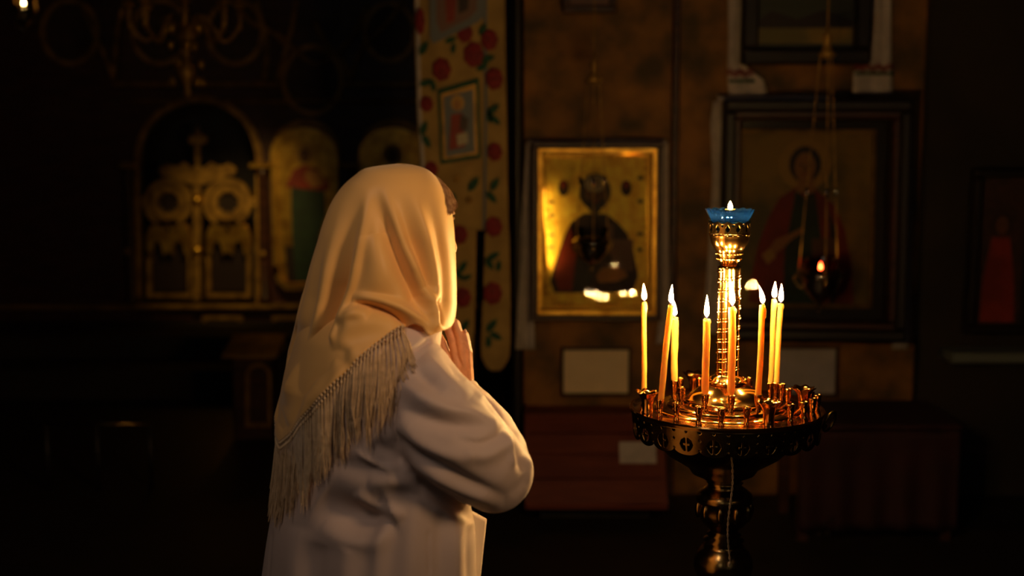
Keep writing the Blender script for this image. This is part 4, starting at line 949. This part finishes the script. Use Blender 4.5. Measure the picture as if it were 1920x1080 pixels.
sleeve(mb, [(786, 706, 2.06, 64), (800, 745, 2.02, 74), (822, 785, 1.99, 84), (860, 830, 1.98, 84), (900, 866, 1.99, 77), (926, 887, 2.01, 69), (930, 886, 2.04, 68)])
sleeve(mb, [(930, 886, 2.04, 67), (930, 850, 2.08, 58), (915, 810, 2.12, 50), (890, 765, 2.16, 38), (872, 735, 2.18, 27), (867, 722, 2.185, 22)])
sleeve(mb, [(650, 700, 2.30, 60), (720, 780, 2.36, 66), (820, 850, 2.36, 62), (880, 880, 2.34, 52), (885, 840, 2.30, 46), (880, 780, 2.25, 36), (876, 735, 2.22, 26)])
coat = remesh(mb, .0048, 5, 'coat')
cs = [
    # armhole and body seams
    ([(802, 640), (772, 662), (752, 695), (740, 730), (736, 780), (738, 830), (750, 864)], 5, -4.5, 'seam'),
    ([(802, 1000), (803, 1040), (804, 1080)], 3, -2.0, 'seam'), ([(510, 1000), (506, 1040), (503, 1085)], 3, -2.0, 'seam'),
    # sleeve folds
    ([(742, 748), (775, 775), (820, 792), (870, 797), (925, 795)], 17, -9), ([(745, 715), (790, 745), (840, 768), (890, 778), (940, 800)], 13, 7),
    ([(790, 668), (815, 690), (850, 725), (880, 745)], 14, 5), ([(775, 690), (800, 712), (830, 735)], 9, -4),
    ([(742, 790), (780, 825), (830, 850), (890, 862)], 14, 6), ([(740, 812), (780, 850), (840, 885), (900, 915), (950, 935)], 13, -8),
    ([(745, 838), (790, 875), (840, 905), (900, 930), (945, 945)], 11, 7), ([(870, 850), (910, 855), (950, 830), (965, 810)], 12, 5),
    ([(850, 822), (900, 832), (945, 815)], 9, -4),
    ([(958, 800), (968, 830), (974, 858), (980, 885)], 8, -7), ([(942, 810), (955, 845), (965, 875)], 8, 5), ([(985, 850), (992, 875), (990, 905)], 7, 4),
    ([(905, 745), (925, 770), (940, 790)], 6, -4), ([(890, 730), (915, 752), (945, 785)], 5, 3), ([(830, 655), (850, 690), (868, 715)], 8, -3), ([(960, 930), (985, 900), (995, 870)], 9, -3),
    # hollow under the fringe and the sharp lip of the waist fold
    ([(600, 935), (650, 965), (700, 968), (733, 955)], 32, -22), ([(664, 925), (680, 942), (705, 956), (735, 960), (760, 968)], 13, 10), ([(690, 905), (740, 900), (790, 905)], 16, 7),
    ([(600, 985), (650, 1012), (700, 1012), (735, 985)], 20, 7), ([(735, 965), (715, 1010), (705, 1140)], 16, 6), ([(620, 860), (680, 880), (730, 880)], 18, -6),
    ([(665, 845), (690, 862), (720, 876), (750, 878)], 6, 5), ([(700, 830), (730, 850), (760, 880)], 14, -8),
    ([(780, 930), (770, 1000), (762, 1150)], 22, 6), ([(830, 960), (826, 1010), (824, 1160)], 18, -5), ([(860, 980), (856, 1030), (858, 1160)], 14, 5), ([(885, 985), (880, 1030), (884, 1160)], 9, -5),
    ([(560, 990), (550, 1040), (545, 1160)], 20, 5), ([(600, 1020), (590, 1060), (585, 1160)], 20, -6), ([(660, 1030), (650, 1060), (650, 1160)], 20, 4), ([(740, 640), (722, 665), (712, 690)], 10, -4),
]
# thigh-side valley between sleeve and body
cs.append(([(750, 880), (800, 915), (860, 955), (910, 972)], 12, -8))
sculpt(coat, cs, None, 1.35)
co, no = arrays(coat)
nz = np.array([mnoise.noise(Vector(p) * 9) * .0016 + mnoise.noise(Vector((p[0] * 22, p[1] * 22, p[2] * 9))) * .0008 for p in co]); setco(coat, co + no * nz[:, None])
def finish(me, name, mat, org=PO, par=P0):
    co, _ = arrays(me); setco(me, co - np.array(org)); me.materials.clear(); me.materials.append(M[mat])
    me.polygons.foreach_set('use_smooth', [True] * len(me.polygons)); me.name = name
    o = bpy.data.objects.new(name, me); COL.objects.link(o); o.parent = par; return o
coat_bvh = BVHTree.FromPolygons([tuple(v.co) for v in coat.vertices], [tuple(p.vertices) for p in coat.polygons])
finish(coat, 'coat', 'coat')
# --- scarf ----------------------------------------------------------------
END = np.array([(-294, 612), (-282, 617), (-265, 628), (-250, 612), (-240, 606), (-234, 606), (-217, 645), (-204, 690), (-192, 735), (-179, 775), (-163, 812), (-150, 829), (-137, 813), (-121, 775), (-108, 735), (-95.7, 690), (-83, 645), (-70, 612), (-66, 607), (-58, 604), (-50, 613), (-42, 628), (-33, 622), (-25, 618), (-15, 614), (-9, 606), (-5, 596)], float)
HF = np.array([(309, 0), (318, 4), (330, 16), (345, 26), (370, 34), (420, 36), (640, 36)], float)
for k_ in range(len(END)):
    for _ in range(3):
        q_ = ring(float(END[k_, 1]), END[k_, 0]); py_ = projn(np.array([tuple(q_)]))[0, 1]
        if _ == 0: tgt = END[k_, 1]
        if -180 < END[k_, 0] < 0: END[k_, 1] -= (py_ - tgt) * .9
for k_ in range(len(END)):      # the far side mirrors the near side
    if END[k_, 0] <= -180: END[k_, 1] = np.interp(-300 - END[k_, 0], END[:, 0], END[:, 1])
NU, NV = 340, 230
def scarf_pt(t0, s, inset=0.0):
    end = float(np.interp(t0, END[:, 0], END[:, 1])); py = 309.3 + (s ** 1.12) * (end - 309.3)
    h = float(np.interp(py, HF[:, 0], HF[:, 1])); u = (-6 - t0) / 288.0; t = 30 - h - u * (360 - 2 * h)
    return ring(py, t, inset)
vs = []
for j in range(NV + 1):
    for i in range(NU + 1):
        t0 = -6 - 288 * i / NU; vs.append(scarf_pt(t0, j / NV))
fs = [(j * (NU + 1) + i, (j + 1) * (NU + 1) + i, (j + 1) * (NU + 1) + i + 1, j * (NU + 1) + i + 1) for j in range(NV) for i in range(NU)]
sc_me = MB().add(vs, fs).mesh('headscarf', smooth=False)
ss = [
    ([(715, 345), (733, 395), (755, 455), (784, 518), (806, 570), (815, 612), (816, 622)], 10, 9, 'open'), ([(700, 350), (716, 405), (740, 470), (768, 530), (797, 590)], 17, -11, 'open'), ([(745, 350), (765, 430), (790, 500), (806, 560)], 15, -7, 'open'),
    ([(765, 350), (790, 420), (810, 505), (818, 570)], 10, 5, 'open'), ([(795, 350), (818, 430), (832, 510), (832, 600)], 11, -4, 'open'),
    ([(694, 350), (683, 410), (674, 455), (660, 520), (643, 570), (624, 622), (620, 660)], 10, 10, 'open'), ([(670, 350), (660, 440), (642, 520), (616, 590), (590, 660), (562, 740)], 24, -17, 'open'), ([(640, 400), (618, 480), (602, 560), (582, 630), (555, 700), (535, 760)], 10, 8, 'open'),
    ([(612, 440), (590, 530), (566, 610), (540, 690)], 14, -6, 'open'), ([(704, 440), (712, 500), (706, 550)], 26, 6),
    # turned-over fold from the nape to the throat
    ([(664, 568), (698, 573), (735, 586), (765, 604), (800, 626)], 7, -13), ([(660, 558), (700, 560), (738, 573), (770, 591), (806, 618)], 9, 8), ([(638, 604), (662, 588), (692, 590)], 13, 9),
    ([(634, 650), (652, 620), (692, 608), (740, 612)], 18, 6), ([(820, 618), (820, 590), (817, 560)], 6, -8),
    ([(640, 650), (650, 700), (630, 745)], 16, -6), ([(600, 690), (590, 740), (560, 790), (530, 800)], 18, 6), ([(665, 650), (635, 710), (600, 760)], 12, 4), ([(515, 730), (522, 780), (550, 812)], 10, -5), ([(580, 720), (562, 775), (548, 806)], 10, -5),
]
sculpt(sc_me, ss, 'abs', 1.9)
co, no = arrays(sc_me)
for k in range(3):    # soften the grid once
    g3 = co.reshape(NV + 1, NU + 1, 3); g4 = g3.copy(); g4[1:-1, 1:-1] = (g3[1:-1, 1:-1] * 4 + g3[:-2, 1:-1] + g3[2:, 1:-1] + g3[1:-1, :-2] + g3[1:-1, 2:]) / 8; co = g4.reshape(-1, 3)
nz = np.array([mnoise.noise(Vector((p[0] * 9, p[1] * 9, p[2] * 5))) * .0020 for p in co]); co = co + no * nz[:, None]
# keep the cloth outside the coat
for idx in range(len(co)):
    p = co[idx]
    if p[2] < 1.36:
        c = ring_c = None
        d_ = Vector((p[0] - PO.x, p[1] - WYc, 0)); L_ = d_.length
        if L_ > 1e-4:
            d_ /= L_; hit = coat_bvh.ray_cast(Vector((PO.x, WYc, p[2])) + d_ * .6, -d_, .6)
            if hit[0] is not None:
                need = (hit[0] - Vector((PO.x, WYc, p[2]))).length + .005
                if L_ < need and need - L_ < .035: co[idx, 0] = PO.x + d_.x * need; co[idx, 1] = WYc + d_.y * need
setco(sc_me, co)
hem = co.reshape(NV + 1, NU + 1, 3)[-1].copy()
scf = finish(sc_me, 'headscarf', 'scarf'); m_ = scf.modifiers.new('th', 'SOLIDIFY'); m_.thickness = .0018; m_.offset = -1
edge = [tuple(p) for p in co.reshape(NV + 1, NU + 1, 3)[6:, 0]] ; edge2 = [tuple(p) for p in co.reshape(NV + 1, NU + 1, 3)[6:, -1]]
hemset = MB(); hemset.tube(edge[::3], .0012, 6); hemset.tube(edge2[::3], .0012, 6); hemset.tube([tuple(p) for p in hem[::3]], .0012, 6)
hemset.build('rolled_hem', 'scarf', scf, PO, smooth=True)
# --- fringe: each knotted tassel is its own piece --------------------------
tt = -6 - 288 * np.arange(NU + 1) / NU
sel = [i for i in range(NU + 1) if -236 <= tt[i] <= -64]
hp = hem[sel]; seg = np.r_[0, np.cumsum(np.linalg.norm(np.diff(hp, axis=0), axis=1))]
random.seed(21); ntas = int(seg[-1] / .0078)
for k_ in range(ntas):
    s_ = (k_ + .5) / ntas * seg[-1]; p = np.array([np.interp(s_, seg, hp[:, j]) for j in range(3)])
    L_ = random.uniform(.118, .150); mb = MB(); edge_ = min(1, s_ / .12)
    bx, bz = random.uniform(-.004, .004), random.uniform(0, 6); lift = random.uniform(.0, .004)
    def out(q, ext):
        d_ = Vector((q[0] - PO.x, q[1] - WYc, 0)); r_ = d_.length; d_ /= r_
        hit = coat_bvh.ray_cast(Vector((PO.x, WYc, q[2])) + d_ * .6, -d_, .6)
        if hit[0] is not None:
            need = (hit[0] - Vector((PO.x, WYc, q[2]))).length + ext
            if need > r_ and need - r_ < .07: r_ = need
        return Vector((PO.x + d_.x * r_, WYc + d_.y * r_, q[2]))
    tdir = Vector((p[1] - WYc, -(p[0] - PO.x), 0)).normalized()
    top = out((p[0], p[1], p[2] - .002), .003)
    mb.ball(top, (.0026, .0026, .0030), 8, 6); mb.ball(out((p[0], p[1], p[2] - .012), .003), (.0022, .0022, .0034), 8, 6)
    for s in range(11):
        a_ = s * 2.399; rad_ = .0021 * math.sqrt((s + .5) / 11); pts = []; l = L_ * random.uniform(.78, 1.08); ph = random.uniform(0, 6); am = random.uniform(.0002, .0010); nseg = 11
        for j in range(nseg + 1):
            f_ = j / nseg; nip = .35 + .65 * min(1, max(0, (f_ - .06) * 9)); sp_ = nip * (1 + .9 * f_ * f_)
            wob = am * 2 * f_ * math.sin(f_ * 10 + ph) + bx * f_ * f_ * 1.5 + .0012 * f_ * math.sin(f_ * 6 + bz) + (.002 * f_ ** 3 * math.sin(ph * 3))
            q = Vector((p[0], p[1], p[2] - .002 - l * f_)) + tdir * (math.cos(a_) * rad_ * sp_ + wob)
            pts.append(out(q, .0030 + lift * f_ + math.sin(a_) * rad_ * sp_))
        mb.tube(pts, [.00058] * nseg + [.0003], 4, caps=False)
    mb.build('tassel', 'fringe', scf, PO, smooth=True)
# stray tuft at the far edge of the back
# --- body (one continuous figure) -----------------------------------------
mb = MB(); fd = Vector((math.cos(math.radians(30)), math.sin(math.radians(30)), 0)); sd = Vector((fd.y, -fd.x, 0))
def zpy(py): return at(745, py, WYc).z
hc = Vector((at(749, 450, WYc).x, WYc, zpy(445))); 
def H(f_, s_, z): return hc + fd * f_ + sd * s_ + Vector((0, 0, z))
rotm = Matrix.Rotation(math.radians(30), 3, 'Z')
def eball(c, r, n=20, m=14):
    t_ = MB().ball((0, 0, 0), r, n, m); mb.add([rotm @ Vector(v) + c for v in t_.v], t_.f)
eball(H(-.002, 0, .018), (.098, .072, .090)); eball(H(.022, 0, -.040), (.066, .058, .075)); eball(H(.052, 0, -.088), (.026, .026, .020))
mb.cap(H(.086, 0, .012), H(.099, 0, -.022), .008, .010, 12); eball(H(.094, .010, -.026), (.009, .007, .007)); eball(H(.094, -.010, -.026), (.009, .007, .007))
for s in (-1, 1):
    eball(H(.070, s * .030, .008), (.014, .015, .010)); mb.cap(H(.080, s * .014, .026), H(.070, s * .046, .026), .006, .005, 10)
    eball(H(.058, s * .042, -.024), (.022, .018, .022)); eball(H(-.005, s * .074, -.005), (.018, .008, .030))
mb.cap(H(.084, -.017, -.052), H(.084, .017, -.052), .006, .006, 10); mb.cap(H(.082, -.013, -.060), H(.082, .013, -.060), .006, .006, 10)
nb = Vector((at(735, 600, WYc).x, WYc, zpy(618)))
mb.chain([H(-.012, 0, -.05), nb, nb - Vector((0, 0, .05))], [.052, .055, .075], 20)
rs_ = A(790, 700, 2.06); ls_ = A(660, 705, 2.28); pel = Vector((at(700, 900, WYc).x, WYc, .92)); ch = Vector((at(715, 760, WYc).x, WYc, zpy(760)))
mb.chain([rs_, nb - Vector((0, 0, .09)), ls_], [.034, .060, .034], 18); mb.chain([nb - Vector((0, 0, .09)), ch, pel], [.070, .085, .10], 24)
mb.chain([rs_, A(822, 785, 1.995), A(900, 862, 1.995), A(924, 874, 2.04), A(930, 850, 2.08), A(890, 765, 2.16), A(870, 735, 2.18)], [.034, .032, .030, .027, .026, .021, .019], 18)
mb.chain([ls_, A(720, 780, 2.355), A(815, 845, 2.36), A(868, 872, 2.34), A(882, 830, 2.295), A(879, 780, 2.25), A(874, 735, 2.218)], [.034, .030, .028, .026, .024, .020, .018], 18)
for s in (-1, 1):
    hip = pel + sd * (s * .085) - Vector((0, 0, .06)); kn = hip + fd * .015 + Vector((0, 0, -.40)); an = kn - fd * .02 + Vector((0, 0, -.38))
    mb.chain([hip, kn, an], [.085, .052, .034], 20)
    mb.chain([an - fd * .02 + Vector((0, 0, .0)), an + fd * .12 + Vector((0, 0, -.035))], [.030, .024], 14)
body = remesh(mb, .0032, 3, 'body')
# hands
def hand(fing, palm, wrist, th, name):
    h = MB()
    for pts, rs in fing:
        h.chain([A(*p) for p in pts], rs, 14)
        for p, r in zip(pts[1:-1], rs[1:-1]): h.ball(A(*p), r * 1.10, 12, 8)
    h.chain(*th)
    for a in palm: h.chain([A(*p) for p in a[0]], a[1], 14)
    return remesh(h, .0014, 2, name)
fing = [([(829, 588, 2.172), (838, 612, 2.170), (847, 637, 2.166), (857, 684, 2.166)], [.0064, .0066, .0070, .0074]),
        ([(853, 604, 2.168), (858, 621, 2.166), (863, 642, 2.163), (869, 688, 2.166)], [.0064, .0066, .0070, .0072]),
        ([(870.5, 625, 2.170), (873.5, 640, 2.168), (876.5, 658, 2.166), (878, 694, 2.170)], [.0052, .0055, .0060, .0062]),
        ([(806, 602, 2.174), (816, 620, 2.173), (827, 641, 2.168), (843, 686, 2.168)], [.0060, .0063, .0068, .0076])]
palm = [([(843, 686, 2.170), (858, 735, 2.184)], [.0105, .014]), ([(857, 684, 2.168), (862, 738, 2.184)], [.0100, .014]), ([(868, 686, 2.168), (868, 738, 2.186)], [.0095, .014]), ([(876, 692, 2.172), (873, 738, 2.188)], [.0085, .014]), ([(862, 715, 2.178), (867, 752, 2.186)], [.017, .017])]
thumb = ([A(812, 636, 2.192), A(822, 660, 2.186), A(845, 705, 2.180)], [.0075, .0082, .0105], 14)
hr = hand(fing, palm, None, thumb, 'hand_r')
mir = lambda p: (p[0] + 3, p[1] + 2, 2.182 + (p[2] - 2.166) * 1.2)
fingL = [([mir(p) for p in a], b) for a, b in fing]; palmL = [([mir(p) for p in a], b) for a, b in palm]
hl = hand(fingL, palmL, None, ([A(815, 640, 2.206), A(826, 664, 2.202), A(846, 705, 2.200)], [.0072, .0080, .0100], 14), 'hand_l')
ks = [([(838 + i * 4, 628 + j + i * 3), (850 + i * 2, 632 + j)], 1.6, -.7) for i in range(1) for j in (0, 5, 9)] + [([(856, 634 + j), (863, 636 + j), (870, 634 + j)], 1.5, -.8) for j in (1, 5, 9)] + [([(871, 651 + j), (877, 653 + j), (883, 651 + j)], 1.3, -.7) for j in (1, 5, 9)] + [([(852, 660), (862, 676), (868, 690)], 3, -1.5), ([(864, 665), (873, 680), (876, 694)], 2.5, -1.2)]
sculpt(hr, ks)
bm = bmesh.new(); bm.from_mesh(body); bm.from_mesh(hr); bm.from_mesh(hl)
bd = bpy.data.meshes.new('body'); bm.to_mesh(bd); bm.free()
finish(bd, 'body', 'skin')
for (x, y, Y, r) in ((849.5, 600.5, 2.1625, .0040), (872.5, 621, 2.1655, .0030)):
    c = A(x, y, Y); MB().ball(c, (r * .8, .0012, r * 1.2), 10, 8).build('fingernail', 'nail', P0, PO, smooth=True)
for s_ in (-1, 1):
    MB().tube([H(.0905, s_ * .018, -.001), H(.0855, s_ * .030, -.0035), H(.0765, s_ * .042, -.001)], .0014, 6).build('eyelid_line', 'hair', P0, PO, smooth=True)
    MB().tube([H(.0935, s_ * .014, .027), H(.0875, s_ * .030, .031), H(.0750, s_ * .045, .026)], [.0016, .0022, .0010], 6, flat=1.0).build('eyebrow', 'hair', P0, PO, smooth=True)
MB().tube([H(.0855, -.019, -.055), H(.0895, -.008, -.053), H(.0898, .0, -.054), H(.0895, .008, -.053), H(.0855, .019, -.055)], [.001, .0028, .003, .0028, .001], 8).build('lips', 'pink', P0, PO, smooth=True)
# --- hair -----------------------------------------------------------------
hb = MB(); random.seed(5)
t_ = MB().ball((0, 0, 0), (.100, .080, .095), 28, 18)
hb.add([rotm @ Vector(v) + H(.000, 0, .022) for v in t_.v if True], t_.f)
hm = remesh(hb, .005, 1, 'hair')
bm = bmesh.new(); bm.from_mesh(hm)
dead = [v for v in bm.verts if (v.co - hc).dot(fd) > .052 and v.co.z < hc.z + .034]
bmesh.ops.delete(bm, geom=dead, context='VERTS')
bm.to_mesh(hm); bm.free()
hair = finish(hm, 'hair', 'hair')
hs = MB()
for k_ in range(340):      # combed-back strands at the front hairline on the camera side and the other
    side = 1 if random.random() < .75 else -1
    a0 = random.uniform(-.1, 1.1); th0 = random.uniform(.0, 1.0)
    pts = []
    for j in range(9):
        f_ = j / 8; ph = (1.30 - 1.05 * f_) ; az = (side * (.05 + .75 * a0 + .55 * f_))
        r_ = 1.0 + .02 * math.sin(f_ * 3 + k_)
        elev = .95 - .75 * f_ - .15 * th0 + .2 * (1 - a0)
        v = Vector((math.cos(elev) * math.cos(az) * .106, -math.cos(elev) * math.sin(az) * .084, math.sin(elev) * .096)) * r_ * (1 + .012 * random.random())
        pts.append(rotm @ v + H(-.001, 0, .023))
    hs.tube(pts, [.0009] * 8 + [.0003], 4, caps=False)
hs.build('hair_strand', 'hair', hair, PO, smooth=True)['kind'] = 'stuff'
# skirt and shoes (below the frame)
sk = MB(); vs = []
for (z, r1) in ((.80, .12), (.6, .13), (.22, .18)):
    for i in range(36): a = 2 * PI * i / 36; vs.append((pel.x + r1 * (1 + .04 * math.sin(6 * a)) * math.cos(a), WYc + r1 * .8 * (1 + .04 * math.sin(6 * a)) * math.sin(a), z))
sk.add(vs, [(j * 36 + i, j * 36 + (i + 1) % 36, (j + 1) * 36 + (i + 1) % 36, (j + 1) * 36 + i) for j in range(2) for i in range(36)])
o = sk.build('skirt', 'skirt', P0, PO, smooth=True); o.modifiers.new('th', 'SOLIDIFY').thickness = .004
for s in (-1, 1):
    an = pel + sd * (s * .085) - fd * .005; an.z = .055
    b_ = MB().chain([an - fd * .045 + Vector((0, 0, -.012)), an + fd * .06 + Vector((0, 0, -.015)), an + fd * .15 + Vector((0, 0, -.025))], [.042, .042, .030], 18)
    b_.v = [(v[0], v[1], max(v[2], .001)) for v in b_.v]
    o = b_.build('shoe', 'shoe', P0, PO, smooth=True)
# pale front facing of the coat hanging open beyond the body
fp = MB().grid(lambda u, v: A(880 + (33 - 20 * v) * u + 6 * v, 955 + 18 * u * (1 - v) + 150 * v, 2.13 + .05 * u), 8, 16).build('coat_facing', 'coat', P0, PO, smooth=True); fp.modifiers.new('th', 'SOLIDIFY').thickness = .002
